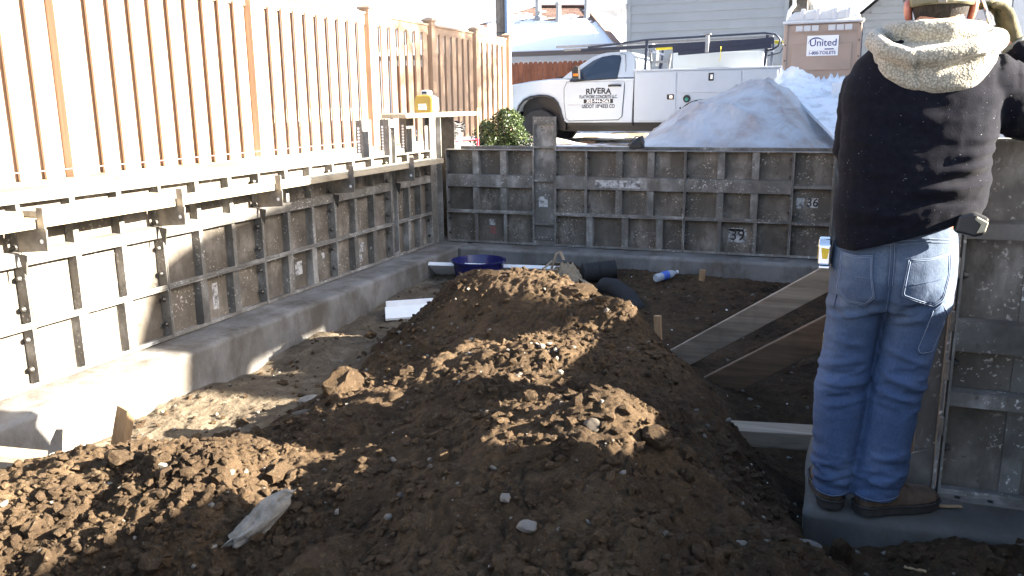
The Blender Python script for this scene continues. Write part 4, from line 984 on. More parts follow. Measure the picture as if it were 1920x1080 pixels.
# service body
sb = ob('service_body', MB().box(-3.95,-1.0,TYn-.02,TYf+.02,.92,1.97), bp, truck, bevel=.012); LOC[sb.name] = LOC[truck.name]
ob('top_lip', MB().box(-3.97,-.98,TYn-.035,TYn+.4,1.972,2.012), bp, truck, bevel=.008)
ob('compartment_door', MB().box(-3.90,-3.07,TYn-.034,TYn-.021,.955,1.945), bp, truck, bevel=.006)
ob('compartment_door', MB().box(-3.04,-1.76,TYn-.034,TYn-.021,1.52,1.945), bp, truck, bevel=.006)
ob('compartment_door', MB().box(-1.73,-1.06,TYn-.034,TYn-.021,.955,1.945), bp, truck, bevel=.006)
for cx_, cz, w_, h_ in ((-3.18,1.44,.145,.105),(-2.36,1.83,.105,.155),(-1.18,1.44,.145,.105)):
    la = ob('latch', MB().box(cx_-w_/2,cx_+w_/2,TYn-.044,TYn-.0345,cz-h_/2,cz+h_/2), MT['black'], truck, bevel=.01); LOC[la.name] = LOC[truck.name]
    ob('latch_paddle', MB().box(cx_-w_*.12,cx_+w_*.32,TYn-.05,TYn-.0445,cz-h_*.28,cz+h_*.3), MT['chrome'], la)
fc = ob('fuel_cap', MB().lathe([(.078,-.036),(.07,-.044),(.001,-.044)], (-2.84,TYn,1.40), 24, 'y'), MT['black'], truck, smooth=30); LOC[fc.name] = LOC[truck.name]
ob('green_cap', MB().lathe([(.04,-.052),(.034,-.058),(.001,-.058)], (-2.84,TYn,1.385), 18, 'y'), simple('green_plastic', (.02,.22,.16), .4), fc, smooth=30)
ob('small_hole', MB().lathe([(.02,-.0215),(.02,-.023)], (-2.97,TYn,1.21), 12, 'y'), MT['black'], truck)
m = MB(); pa = [(-2.55+.5*math.cos(a), .92+.46*math.sin(a)) for a in np.linspace(0, math.pi, 22)]; m.prism(pa, TYn-.03, TYn-.021, 'y'); ob('wheel_opening', m, MT['black'], truck)
ob('rear_bumper', MB().box(-.99,-.82,TYn+.1,TYf-.1,.85,1.0), MT['dkmetal'], truck, bevel=.01)
ob('tail_light', MB().box(-.995,-.975,TYn+.02,TYn+.14,1.45,1.68), simple('red_lens', (.5,.02,.02), .3), truck)
# raised white locker on the far side of the bed
ob('raised_locker', MB().box(-3.3,-1.42,TYn+.85,TYf-.05,1.98,2.36), bp, truck, bevel=.01)
# ladder rack
rk = simple('navy_steel', (.028,.036,.06), .45, .3, .15, 9, .05)
for xx in (-3.72, -1.30):
    ob('rack_post', MB().bar((xx-.03,TYn+.08,2.0),(xx+.0,TYn+.08,2.62), .055, .055), rk, truck)
    ob('rack_post', MB().bar((xx-.03,TYf-.08,2.0),(xx+.0,TYf-.08,2.62), .055, .055), rk, truck)
    ob('rack_crossbar', MB().bar((xx,TYn+.05,2.40),(xx,TYf-.05,2.40), .05, .05), rk, truck)
m = MB(); m.tube([(-5.0,TYn+.09,2.50),(-4.4,TYn+.08,2.55),(-3.72,TYn+.08,2.615),(-1.35,TYn+.08,2.66),(-1.15,TYn+.08,2.63),(-1.05,TYn+.08,2.52),(-1.08,TYn+.08,2.40),(-1.2,TYn+.08,2.33),(-1.3,TYn+.08,2.32)], .022, 8); ob('rack_rail', m, rk, truck, smooth=1)
m = MB(); m.tube([(-1.05,TYn+.1,2.5),(-.98,TYn+.12,2.38),(-1.05,TYn+.12,2.27),(-1.28,TYn+.1,2.22)], .014, 6); ob('rack_hoop', m, rk, truck, smooth=1)
# loads on the rack
gl_ = 'long loads on the truck rack'
alu = simple('grey_aluminium', (.30,.31,.32), .45, .4, .15, 9, .05)
tag(ob('screed_board', MB().bar((-5.77,TYn+.3,2.545),(-1.2,TYn+.3,2.60), .12, .05), alu, bevel=.004), 'long grey screed board sticking forward over the cab, topmost on the rack', 'board', gl_)
tag(ob('screed_board', MB().bar((-5.66,TYn+.5,2.49),(-1.3,TYn+.5,2.545), .12, .045), alu, bevel=.004), 'second grey board under the topmost one on the truck rack', 'board', gl_)
tag(ob('float_board', MB().bar((-5.18,TYn+.2,2.45),(-1.5,TYn+.2,2.53), .05, .07), rk, bevel=.004), 'navy bar running over the cab roof at the near side of the rack', 'board', gl_)
nv = simple('navy_board', (.016,.022,.048), .5, .1, .15, 9, .05)
tag(ob('form_board', MB().bar((-3.17,TYn+.02,2.40),(-1.16,TYn+.02,2.50), .03, .14), nv, bevel=.004), 'broad navy board strapped to the near side of the rack', 'board', gl_)
tag(ob('form_board', MB().bar((-3.05,TYn-.01,2.315),(-1.2,TYn-.01,2.40), .03, .085), nv, bevel=.004), 'narrow navy board hanging below the broad one on the rack', 'board', gl_)
ob('rack_clamp', MB().box(-2.50,-2.43,TYn-.05,TYn+.1,2.31,2.68), alu, truck, bevel=.005); ob('rack_clamp', MB().box(-2.53,-2.40,TYn-.05,TYn+.1,2.66,2.69), alu, truck)
ye = simple('yellow_strap', (.75,.62,.03), .5)
m = MB(); m.tube([(-2.19,TYn-.03,2.42),(-2.185,TYn-.03,2.25),(-2.20,TYn-.03,2.13)], .008, 5); tag(ob('strap_end', m, ye), 'yellow-green strap end hanging from the truck rack', 'strap')
tag(ob('level_tool', MB().bar((-1.17,TYn+.14,2.48),(-.92,TYn+.14,2.455), .03, .06), ye, bevel=.004), 'bright yellow bar end sticking out behind the rack', 'bar')
tag(ob('level_tool', MB().bar((-3.55,TYn+.2,2.425),(-3.1,TYn+.2,2.44), .03, .05), ye, bevel=.004), 'yellow bar lying on the rack above the frame', 'bar')
t = thing('equipment_stand', 'grey H-shaped metal stand standing on the truck bed behind the cab', 'stand', (-3.5, TYn+.3, 2.01))
for a_, b_ in (((-3.66,TYn+.3,2.0),(-3.69,TYn+.3,2.36)), ((-3.30,TYn+.3,2.0),(-3.26,TYn+.3,2.33)), ((-3.67,TYn+.3,2.17),(-3.28,TYn+.3,2.165))): ob('bar', MB().bar(a_, b_, .05, .05), alu, t, bevel=.005)
ob('post', MB().bar((-3.48,TYn+.32,2.0),(-3.45,TYn+.32,2.14), .1, .06), rk, t)
m = MB(); m.tube([(-3.78,TYn+.5,2.56),(-3.6,TYn+.45,2.5),(-3.55,TYn+.42,2.36),(-3.56,TYn+.4,2.1)], [.03,.035,.03,.03], 8); tag(ob('steel_pipe', m, MT['trim'], smooth=1), 'bent pale pipe rising from the truck bed behind the cab', 'pipe')
# wooden blocks under the truck
for x_, w_ in ((-5.2, .35), (-4.85, .5)):
    tag(ob('timber_block', MB().box(x_, x_+w_, TYn+.2, TYn+.45, .38, .52 if w_ < .4 else .47), MT['wood_b'], bevel=.01), 'reddish timber block on the ground under the truck door' if w_ < .4 else 'flat brown timber on the ground behind the reddish block', 'timber')
# ------------------------------------------------------------------ things lying in the pit
def gz(x, y): return ground_z(x, y)
# blue tub
c = (-2.80, 6.62); z0 = gz(*c)-.02
bl = NT('glossy_blue_plastic', .25, 0, .5); bl.col((.012,.014,.09))
m = MB(); m.lathe([(.19, 0), (.195, .01), (.222, .20), (.238, .205), (.240, .222), (.226, .224), (.216, .20), (.188, .02), (.001, .015)], (c[0], c[1], z0), 44, cap=False)
tag(ob('tub', m, bl.m, smooth=40), 'round dark blue plastic tub standing behind the top of the dirt pile', 'tub')
# white boards
def slab(name, lab, cat, p0, p1, w, th, mat, tilt=0, bevel=.004, group=None, up=(0,0,1)):
    d = Vector(p1)-Vector(p0); u = Vector(up); s = d.cross(u).normalized(); u = s.cross(d.normalized()); u = (u*math.cos(tilt)+s*math.sin(tilt))
    o = ob(name, MB().bar(p0, p1, w, th, u), mat, bevel=bevel); tag(o, lab, cat, group); return o
slab('foam_board', 'long white board lying behind the blue tub along the back footing', 'board', (-3.36, 6.72, gz(-3.36,6.72)+.07), (-2.1, 7.02, gz(-2.1,7.02)+.03), .22, .035, MT['foam'], R(-35))
t = thing('foam_trough', 'bent white foam board on the ground beside the left footing', 'board', (-2.93, 5.62, gz(-2.93,5.62)))
zz = gz(-2.95,5.6)
ob('flat_side', MB().bar((-3.08,5.44,zz+.03),(-2.76,5.62,zz+.04), .16, .022, (.12,-.35,1)), MT['foam'], t, bevel=.003)
ob('upright_side', MB().bar((-3.11,5.51,zz+.075),(-2.80,5.70,zz+.08), .022, .07), MT['foam'], t, bevel=.003)
# tan canvas straps
def cloth(name, lab, cat, c, rx, ry, h, seed, mat, n=46, fold=1):
    g = np.linspace(-1, 1, n); A, B = np.meshgrid(g, g)
    rr_ = np.sqrt(A**2+B**2); ed = 1+.25*fbm(A*1.4, B*1.4, 3, seed+3)
    x = c[0]+A*rx*ed; y = c[1]+B*ry*ed
    z = np.array([[gz(float(a), float(b)) for a, b in zip(r1, r2)] for r1, r2 in zip(x, y)])+.012+h*np.clip(1-rr_**2, 0, 1)*(.35+.9*np.abs(fbm(A*1.3, B*2.2, 3, seed)))+h*.5*np.abs(fbm(A*3, B*4, 3, seed+7))
    I = np.arange(n*n).reshape(n, n); q = np.stack([I[:-1,:-1], I[:-1,1:], I[1:,1:], I[1:,:-1]], -1).reshape(-1, 4)
    o = npmesh(name, np.stack([x, y, z], -1).reshape(-1, 3), q, mat); 
    s = o.modifiers.new('s', 'SOLIDIFY'); s.thickness = .004; tag(o, lab, cat); return o
cv = simple('tan_canvas', (.30,.23,.155), .85, 0, .2, 25, .3)
t = thing('canvas_bag', 'crumpled tan canvas bag with trailing straps beside the black pipe', 'bag', (-2.05, 6.75, gz(-2.05,6.75)))
o = cloth('canvas', '', '', (-2.05, 6.78), .14, .10, .16, 5, cv); del o['label'], o['category']; o.parent = t; o.location = -Vector(t.location)
for q_ in ([(-2.12,6.75,.12),(-2.22,6.66,.14),(-2.32,6.6,.05),(-2.42,6.52,.02)], [(-2.1,6.8,.16),(-2.16,6.72,.2),(-2.28,6.62,.1),(-2.36,6.5,.02)], [(-2.08,6.8,.19),(-2.12,6.82,.26),(-2.15,6.8,.24),(-2.2,6.75,.05)], [(-1.9,6.7,.06),(-1.8,6.64,.05),(-1.74,6.55,.04),(-1.7,6.46,.02)]):
    m = MB()
    for i in range(len(q_)-1):
        a_ = Vector((q_[i][0], q_[i][1], gz(q_[i][0], q_[i][1])+q_[i][2])); b_ = Vector((q_[i+1][0], q_[i+1][1], gz(q_[i+1][0], q_[i+1][1])+q_[i+1][2])); m.bar(a_, b_, .035, .006)
    ob('strap', m, cv, t)
# black ribbed drain pipe, loosely coiled
def ribbed(pts, r):
    P = [Vector(p) for p in pts]; L = sum((P[i+1]-P[i]).length for i in range(len(P)-1)); n = int(L/.011)
    out = []; rs = []
    seg = 0; acc = 0
    for k in range(n):
        d = L*k/(n-1); s = 0; i = 0
        while i < len(P)-2 and s+(P[i+1]-P[i]).length < d: s += (P[i+1]-P[i]).length; i += 1
        u = (d-s)/max(1e-6, (P[i+1]-P[i]).length); out.append(P[i].lerp(P[i+1], min(1, u))); rs.append(r*(1 if k % 2 else .86))
    return MB().tube(out, rs, 18)
ga = lambda x, y, h: (x, y, gz(x, y)+h)
t = thing('drain_pipe', 'two lengths of black ribbed drain pipe lying behind the right of the pile', 'pipe', ga(-1.55, 6.6, 0))
arc = lambda cx, cy, r, a0, a1, h0, h1, n=16: [(cx+r*math.cos(a), cy+r*math.sin(a), gz(cx+r*math.cos(a), cy+r*math.sin(a))+h0+(h1-h0)*i/(n-1)) for i, a in enumerate(np.linspace(a0, a1, n))]
ob('pipe_length', ribbed([ga(-1.93,6.86,.08), ga(-1.80,6.93,.085), ga(-1.66,6.98,.08)], .09), MT['rubber'], t, smooth=1)
ob('pipe_length', ribbed([ga(-1.70,6.72,.03), ga(-1.58,6.6,.035), ga(-1.42,6.4,.0), ga(-1.3,6.2,-.04)], .08), MT['rubber'], t, smooth=1)
# water bottle
t = thing('water_bottle', 'clear plastic water bottle with blue label lying near the back footing', 'bottle', ga(-1.22, 7.0, .0))
cl = NT('clear_plastic', .12, 0, .5); cl.col((.75,.82,.9)); cl.b.inputs['Transmission Weight'].default_value = .55
a_ = Vector(ga(-1.30, 6.88, .045)); b_ = Vector(ga(-1.16, 7.08, .05)); dv = b_-a_
def lerp(k): return a_+dv*k
ob('bottle', MB().tube([lerp(0), lerp(.05), lerp(.3), lerp(.7), lerp(.82), lerp(.93), lerp(1)], [.03,.036,.036,.036,.03,.014,.013], 16), cl.m, t, smooth=35)
ob('label', MB().tube([lerp(.28), lerp(.56)], [.0375,.0375], 16, cap=False), simple('blue_label', (.06,.14,.55), .4), t, smooth=1)
ob('cap', MB().tube([lerp(1.0), lerp(1.06)], [.015,.015], 12), MT['ink_white'], t)
# stakes, stubs, planks
def stake(lab, base, top, w, d, mat, yawv=0):
    tag(ob('stake', MB().bar(base, top, w, d, (math.sin(yawv), math.cos(yawv), 0)), mat, bevel=.003), lab, 'stake', 'timber stakes in the dirt')
stake('short pale timber stake stuck in the sunlit dirt at left, before the footing', (-2.97,2.66,-.4), (-2.90,2.74,.02), .09, .042, MT['wood_z'], .3)
stake('short brown stake standing between the pile and the leaning planks', ga(-.97,5.32,-.1), ga(-.99,5.34,.15), .045, .045, MT['wood_z'])
stake('tiny orange-brown wooden stub near the back footing', ga(-.95,7.1,-.05), ga(-.94,7.1,.09), .05, .035, MT['wood_z'])
stake('orange-brown stake standing between the man and the near right form', (.395,3.3,-.3), (.405,3.26,.22), .09, .04, MT['wood_z'], .1)
stake('grey upright timber behind the man, left of his knees', (.06,4.25,-.4), (.075,4.25,.22), .09, .05, MT['wood_x'])
slab('plank', 'pale board end entering at the left edge below the lit footing', 'plank', (-3.29, 2.05, .06), (-2.90, 2.30, -.04), .09, .03, MT['wood_x'])
slab('brace_plank', 'upper grey weathered brace plank leaning towards the man', 'plank', (-.86, 5.08, -.27), (.58, 5.08, .70), .045, .14, MT['wood_x'], 0, .004, 'brace planks leaning against the right wall')
slab('brace_plank', 'lower dark brown brace plank leaning towards the man', 'plank', (-.66, 4.62, -.33), (.58, 4.62, .49), .045, .155, MT['wood_b'], 0, .004, 'brace planks leaning against the right wall')
slab('timber_beam', 'pale timber lying level behind the man at shin height', 'timber', (-.36, 3.66, -.12), (.42, 3.74, -.10), .125, .075, MT['wood_x'])
for x_, y_, dx, dy in ((.2,3.1,.08,.03), (.42,2.92,.07,.01), (.3,2.62,.06,-.02), (.12,3.4,.1,.05)):
    tag(ob('wood_splinter', MB().bar((x_,y_,(.006 if x_ > .07 and y_ > 2.8 else gz(x_,y_)+.01)), (x_+dx,y_+dy,(.01 if x_ > .07 and y_ > 2.8 else gz(x_,y_)+.016)), .014, .004), MT['wood_z']), {.2:'pale wood splinter behind the boots on the footing', .42:'pale wood splinter on the footing beside the right boot', .3:'pale wood splinter in the dark dirt below the footing', .12:'pale wood splinter in front of the level timber'}[x_], 'splinter', 'wood splinters by the boots')
# ------------------------------------------------------------------ stones
def rock(lab, x, y, s, mat, seed, sc=(1,1,.8), rot=0, sink=.25, h=None, lev=3):
    bm = bmesh.new(); bmesh.ops.create_icosphere(bm, subdivisions=lev, radius=1); rg = np.random.default_rng(seed)
    P = np.array([v.co[:] for v in bm.verts])
    for k in range(9):                                   # chip flat facets off
        n = rg.normal(0, 1, 3); n /= np.linalg.norm(n); d = rg.uniform(.55, .85)
        e = np.maximum(0, P@n-d); P -= e[:,None]*n[None]*.9
    P += (.13 if mat in (ds, cs) else .06)*np.stack([fbm(P[:,0]*3+seed, P[:,1]*3+P[:,2]*3, 4, seed), fbm(P[:,1]*3+seed, P[:,2]*3-P[:,0]*2, 4, seed+1), fbm(P[:,2]*3, P[:,0]*3+P[:,1]*2, 4, seed+2)], -1)*2
    P *= np.array(sc)*s; ca, sa = math.cos(rot), math.sin(rot); P[:,:2] = np.stack([P[:,0]*ca-P[:,1]*sa, P[:,0]*sa+P[:,1]*ca], -1)
    for v, p in zip(bm.verts, P): v.co = p
    me = bpy.data.meshes.new('stone'); bm.to_mesh(me); bm.free(); me.materials.append(mat); me.shade_smooth()
    o = bpy.data.objects.new('stone', me); COL.objects.link(o); o.location = (x, y, gz(x, y)+s*sc[2]*(1-2*sink) if h is None else h); e = o.modifiers.new('e', 'EDGE_SPLIT'); e.split_angle = R(32)
    tag(o, lab, 'stone', 'loose stones on the dirt'); return o
gs = simple('grey_brown_stone', (.06,.049,.038), .9, 0, .3, 12, .5); ps = simple('pale_stone', (.12,.11,.097), .85, 0, .25, 14, .5); cs = simple('chalky_concrete_lump', (.19,.175,.15), .95, 0, .45, 24, 1); ds = MT['soil']
rock('big angular grey-brown stone lodged in the left flank of the pile', -2.05, 3.2, .12, MT['soil'], 71, (1,.75,.85), .9, .3)
rock('flat pale stone in the lower middle of the dirt pile', -.66, 1.84, .03, ps, 5, (1,1,.6), .3)
rock('rounded clod-like stone on the right front of the pile', -.42, 2.3, .05, ds, 8, (1,.8,.8))
rock('large brown lump of earth at the bottom centre of the photo', -1.22, 1.80, .16, ds, 11, (1,.75,.6), .5, .35, lev=4)
rock('grey stone on the right slope of the front hump', -.33, 2.62, .026, gs, 13, (1,.7,.8), 1)
rock('small grey stone on the crest of the front hump', -.63, 2.66, .018, gs, 17)
rock('brown lump half buried under the crest of the front hump', -.85, 2.4, .03, ds, 19, (1,.8,.8))
rock('pair-sized grey stone on the middle front of the pile', -.6, 2.25, .028, gs, 23)
rock('grey stone at the foot of the pile by the footing', .02, 2.62, .04, ps, 29, (1.2,.8,.7))
rock('grey stone on the near left ledge of dirt', -2.0, 2.62, .025, gs, 31)
rock('grey-brown chunk catching the sun left of the pile', -2.1, 2.95, .04, gs, 37, (1.3,.8,.6), .5)
rock('sunlit pale clod on the ground left of the big grey-brown stone', -2.45, 3.5, .05, cs, 41, (1.4,.7,.5), .8)
rock('whitish lump near the foot of the leaning planks', -.45, 5.9, .05, ps, 43, (1.2,.8,.7))
rock('brown stub of rubble on the dirt below the man', .12, 2.66, .05, ds, 47, (.8,.8,1.2))
rock('dark stone on top of the pile ridge', -1.25, 4.35, .09, ds, 53, (1.2,.8,.6), .2, .4)
rng_ = random.Random(11)
for k in range(46):
    x = rng_.uniform(-1.6, .1); y = rng_.uniform(1.9, 3.4)
    if x > -.1 and y > 2.6: continue
    o = rock('small loose stone among others on the front of the pile', x, y, rng_.uniform(.006, .017)*(.6+.2*y), rng_.choice([gs, ds, ds, gs]), 100+k, (1, rng_.uniform(.6, 1), rng_.uniform(.5, .9)), rng_.uniform(0, 6), .25, lev=2); o['group'] = 'small stones on the front of the pile'
o = rock('long whitish slab of old concrete jutting from the left front hollow', -1.58, 1.97, .105, cs, 59, (1.3,.40,.42), .55, 0, lev=4); o.rotation_euler = (.2, -.55, .1); o.location.z = gz(-1.58, 1.97)+.035
# flat dirt-crusted stones
# crumbs of white foam blown about, thickest beside the foot of the pile
clods('foam_crumbs', 420, .003, .010, 1, MT['foam'], lambda x, y: np.clip(np.exp(-((x+2.72)**2+(y-4.95)**2)/.03)+.02+.10*np.exp(-((x+.6)**2+(y-5.9)**2)/.6)+.05*np.exp(-((x+2.9)**2+(y-3.9)**2)/.5), 0, 1), .3, 2)
# ------------------------------------------------------------------ unseen blockers added off the right edge to shade the pit
hs = MT['siding2']
t = thing('added_shade_house', 'unseen house with overhanging block, added beyond the right edge to shade the pit', 'house', (9, 12, .6))
ob('wall', MB().box(8, 14, 6.42, 19, .3, 5.55), hs, t)
m = MB(); m.prism([(4.70, 4.15), (4.80, 4.85), (5.02, 5.28), (5.4, 5.42), (6.41, 5.55), (6.41, 4.6), (5.35, 4.58), (5.22, 4.2)], 8, 8.3, 'x'); ob('added_shade_bay', m, hs, t)  # added block, outline shaped to the shadow edge wanted on the left wall
near = dup(o2); near['label'] = 'unseen form panel added at the right to shade the near pile, first'; put(near, (1.14, 3.0, -.17), R(-90))  # added unseen panels, heights set so only the pile crests stay lit
for k in range(1, 5):
    q_ = dup(near); q_['label'] = f'unseen form panel added at the right to shade the near pile, {ORD[k]}'; put(q_, (1.14, 3.0-.645*k, .13), R(-90))
# ------------------------------------------------------------------ the man on the footing, seen from behind
def fused(mb, vox, it=6, dec=0):
    """join overlapping shapes into one continuous skin"""
    me = bpy.data.meshes.new('tmp'); me.from_pydata(mb.v, [], mb.f); fixn(me)
    o = bpy.data.objects.new('tmp', me); COL.objects.link(o)
    r = o.modifiers.new('r', 'REMESH'); r.mode = 'VOXEL'; r.voxel_size = vox
    if it: s = o.modifiers.new('s', 'SMOOTH'); s.factor = .5; s.iterations = it
    dg = bpy.context.evaluated_depsgraph_get(); m2 = bpy.data.meshes.new_from_object(o.evaluated_get(dg))
    bpy.data.objects.remove(o); bpy.data.meshes.remove(me); return m2
def arr(me):
    P = np.zeros(len(me.vertices)*3, np.float32); me.vertices.foreach_get('co', P); P = P.reshape(-1, 3).astype(float)
    N = np.zeros(len(me.vertices)*3, np.float32); me.vertices.foreach_get('normal', N); return P, N.reshape(-1, 3).astype(float)
def setco(me, P): me.vertices.foreach_set('co', P.astype(np.float32).ravel()); me.update()
def part(name, me, mat, parent):
    me.name = name
    P, N = arr(me); setco(me, P-np.array(LOC[parent.name])); me.materials.clear(); me.materials.append(mat); me.shade_smooth()
    o = bpy.data.objects.new(name, me); COL.objects.link(o); o.parent = parent; LOC[o.name] = LOC[parent.name]; return o
def oval(x0, x1, yc, dp, z, n=28, p=2.3, tilt=0):
    cx, rx = (x0+x1)/2, (x1-x0)/2; r = []
    for k in range(n):
        a = 2*math.pi*k/n; c, s = math.cos(a), math.sin(a)
        r.append((cx+rx*math.copysign(abs(c)**(2/p), c), yc+dp/2*math.copysign(abs(s)**(2/p), s), z+tilt*(c)))
    return r
man = thing('person', 'man in dark fleece, blue jeans and cap seen from behind, phone at his ear', 'person', (.17, 2.85, 0))
skin_ = NT('skin', .5, 0, .4); skin_.col(skin_.ramp(skin_.noise(20, 3), [(.3, (.40,.19,.125)), (.7, (.48,.25,.17))])); skin_.b.inputs['Subsurface Weight'].default_value = .25; skin_.b.inputs['Subsurface Radius'].default_value = (.02,.006,.003)
# --- body (one continuous mesh; mostly under the clothes)
B = MB()
B.rings([oval(.24-.03, .33, 2.855, .115, 1.46, 20), oval(.222, .335, 2.855, .112, 1.52, 20), oval(.214, .344, 2.86, .125, 1.56, 20), oval(.206, .355, 2.868, .165, 1.60, 20), oval(.205, .355, 2.875, .185, 1.645, 20), oval(.208, .352, 2.875, .185, 1.69, 20), oval(.225, .335, 2.873, .15, 1.725, 20), oval(.26, .30, 2.87, .06, 1.742, 20)])
B.tube([(.28,2.945,1.56),(.28,2.955,1.60),(.28,2.965,1.64)], [.035,.045,.04], 10)                    # jaw and face front
B.tube([(.28,2.955,1.66),(.28,2.982,1.622),(.28,2.96,1.612)], [.010,.015,.011], 8)               # nose
B.rings([oval(.08, .40, 2.845, .17, .95), oval(.08, .42, 2.845, .17, 1.15), oval(.08, .43, 2.845, .17, 1.35), oval(.15, .40, 2.85, .14, 1.44), oval(.22, .34, 2.855, .11, 1.49)])
B.rings([oval(.06, .36, 2.85, .18, .80), oval(.07, .36, 2.85, .18, .96)])
for pts, rs in (([(.115,2.85,.84),(.105,2.86,.5),(.08,2.87,.10)], [.075,.055,.04]), ([(.29,2.85,.84),(.26,2.86,.5),(.22,2.87,.10)], [.075,.055,.04]),
                ([(.40,2.84,1.40),(.585,2.92,1.31),(.495,2.965,1.49),(.47,2.96,1.54)], [.05,.042,.03,.025]), ([(.10,2.86,1.40),(.075,2.98,1.16),(.17,3.10,1.06),(.22,3.12,1.05)], [.05,.042,.03,.028])):
    B.tube(pts, rs, 12)
bm_ = fused(B, .008, 8); body = part('body', bm_, skin_.m, man)
for sx, xx in ((-1, .202), (1, .359)):                                  # ears, one each side
    m = MB(); rg = []
    for k, (zz, w_) in enumerate(((1.560, .006), (1.572, .012), (1.59, .015), (1.608, .017), (1.622, .012), (1.628, .005))):
        rg.append([(xx+sx*(-.001+.010*math.sin(min(1, (zz-1.556)/.05)*1.6))+.012*math.cos(a)*(.4+w_*40), 2.872+.02*(zz-1.59)+w_*1.5*math.sin(a), zz) for a in np.linspace(0, 2*math.pi, 12, endpoint=False)])
    m.rings(rg); e_ = NT('red_lit_ear_skin', .45); e_.col((.42,.15,.10)); e_.b.inputs['Subsurface Weight'].default_value = .6; e_.b.inputs['Subsurface Radius'].default_value = (.02,.004,.002)
    o = ob('ear', m, e_.m, man, smooth=1)
# --- hair on the nape
hr = NT('dark_hair', .7, 0, .3); hr.col(hr.ramp(hr.noise(120, 4, .7, (1,1,.25)), [(.35, (.006,.005,.005)), (.7, (.028,.021,.017))])); hr.bump(hr.noise(200, 4, .7, (1,1,.2)), .8, .004)
m = MB(); rows = []
for z, x0, x1, dp in ((1.535,.222,.337,.118),(1.56,.214,.345,.132),(1.585,.206,.353,.168),(1.61,.203,.357,.186),(1.635,.202,.358,.192)):
    rows.append([(p[0], p[1], p[2]+(.012 if k in (0, 12) else 0)) for k, p in enumerate([( (x0+x1)/2+(x1-x0)/2*1.02*math.cos(a), 2.868+dp/2*1.03*math.sin(a), z) for a in np.linspace(math.pi*1.02, math.pi*1.98, 13)])])
m.rings(rows, cap=False, close=False); o = ob('hair', m, hr.m, man, smooth=1, fix=False); s_ = o.modifiers.new('s', 'SOLIDIFY'); s_.thickness = .006
# --- jeans
J = MB()
hip = [oval(.05,.365,2.845,.225,.985), oval(.034,.386,2.84,.25,.93), oval(.029,.392,2.832,.275,.86), oval(.028,.392,2.828,.285,.80), oval(.028,.388,2.832,.275,.745), oval(.035,.37,2.84,.23,.70)]
J.rings(hip)
L = [(.78,.030,.205,2.832,.25),(.72,.027,.203,2.838,.225),(.66,.026,.192,2.845,.205),(.56,.022,.179,2.85,.19),(.47,.012,.172,2.853,.182),(.42,.007,.170,2.856,.185),(.30,.006,.167,2.862,.188),(.15,.008,.152,2.868,.182),(.07,.016,.144,2.87,.178),(.045,.02,.142,2.87,.176)]
J.rings([oval(x0, x1, yc, dp, z) for z, x0, x1, yc, dp in L])
Rr = [(.78,.20,.391,2.832,.25),(.72,.198,.383,2.838,.23),(.66,.196,.369,2.845,.21),(.60,.190,.358,2.848,.20),(.52,.183,.346,2.85,.19),(.41,.172,.330,2.853,.185),(.30,.160,.318,2.858,.188),(.17,.147,.308,2.86,.188),(.10,.140,.300,2.858,.184),(.055,.138,.292,2.856,.18)]
J.rings([oval(x0, x1, yc, dp, z) for z, x0, x1, yc, dp in Rr])
jm = fused(J, .0062, 8)
P, N = arr(jm); x, y, z = P.T
w_ = lambda a, b, s: np.exp(-((z-a)/b)**2)*s
q1 = fbm(x*6+z*9, z*20-x*7+y*2, 3, 5); q2 = fbm(x*7-z*10+3, z*22+x*8, 3, 9); rdg = lambda q: 1-2.2*np.abs(q)**.8
left = x < .19
d = (w_(.45, .10, .0085)+w_(.14, .09, .0095)+w_(.70, .05, .006))*rdg(np.where(left, q1, q2))+.003*fbm(x*14, z*9, 3, 2)+.004*fbm(x*3.5, z*3.5, 2, 31)
def crease(x, z, a, b, amp, wid):
    ax, az = a; bx, bz = b; L2 = (bx-ax)**2+(bz-az)**2; t = np.clip(((x-ax)*(bx-ax)+(z-az)*(bz-az))/L2, 0, 1)
    dd = (x-ax-t*(bx-ax))**2+(z-az-t*(bz-az))**2; return amp*np.exp(-dd/wid**2)*np.sin(np.pi*np.clip(t, .06, .94))
back_ = y < 2.86
for a, b, am in (((.02,.70),(.10,.66),-.010),((.03,.665),(.13,.69),.008),((.04,.60),(.16,.58),.006),((.01,.50),(.15,.54),.009),((.02,.47),(.14,.49),-.008),((.03,.44),(.16,.47),.008),((.02,.40),(.12,.41),-.007),((.2,.50),(.33,.45),.010),((.19,.47),(.31,.42),-.009),((.2,.44),(.32,.40),.009),((.2,.58),(.33,.53),.006),((.20,.66),(.32,.70),.007),((.21,.70),(.33,.75),-.007),((.18,.12),(.30,.15),.009),((.15,.09),(.29,.11),-.009),((.02,.11),(.14,.10),.009),((.02,.08),(.13,.075),-.008),((.03,.17),(.14,.15),.006),((.2,.20),(.30,.23),.006)):
    d += np.where(back_, crease(x, z, a, b, am, .011), 0)
d += np.where(back_, crease(x, z, (.197,.93), (.196,.66), -.016, .016)*1.0, 0)   # centre seam valley
P2 = P+N*d[:,None]
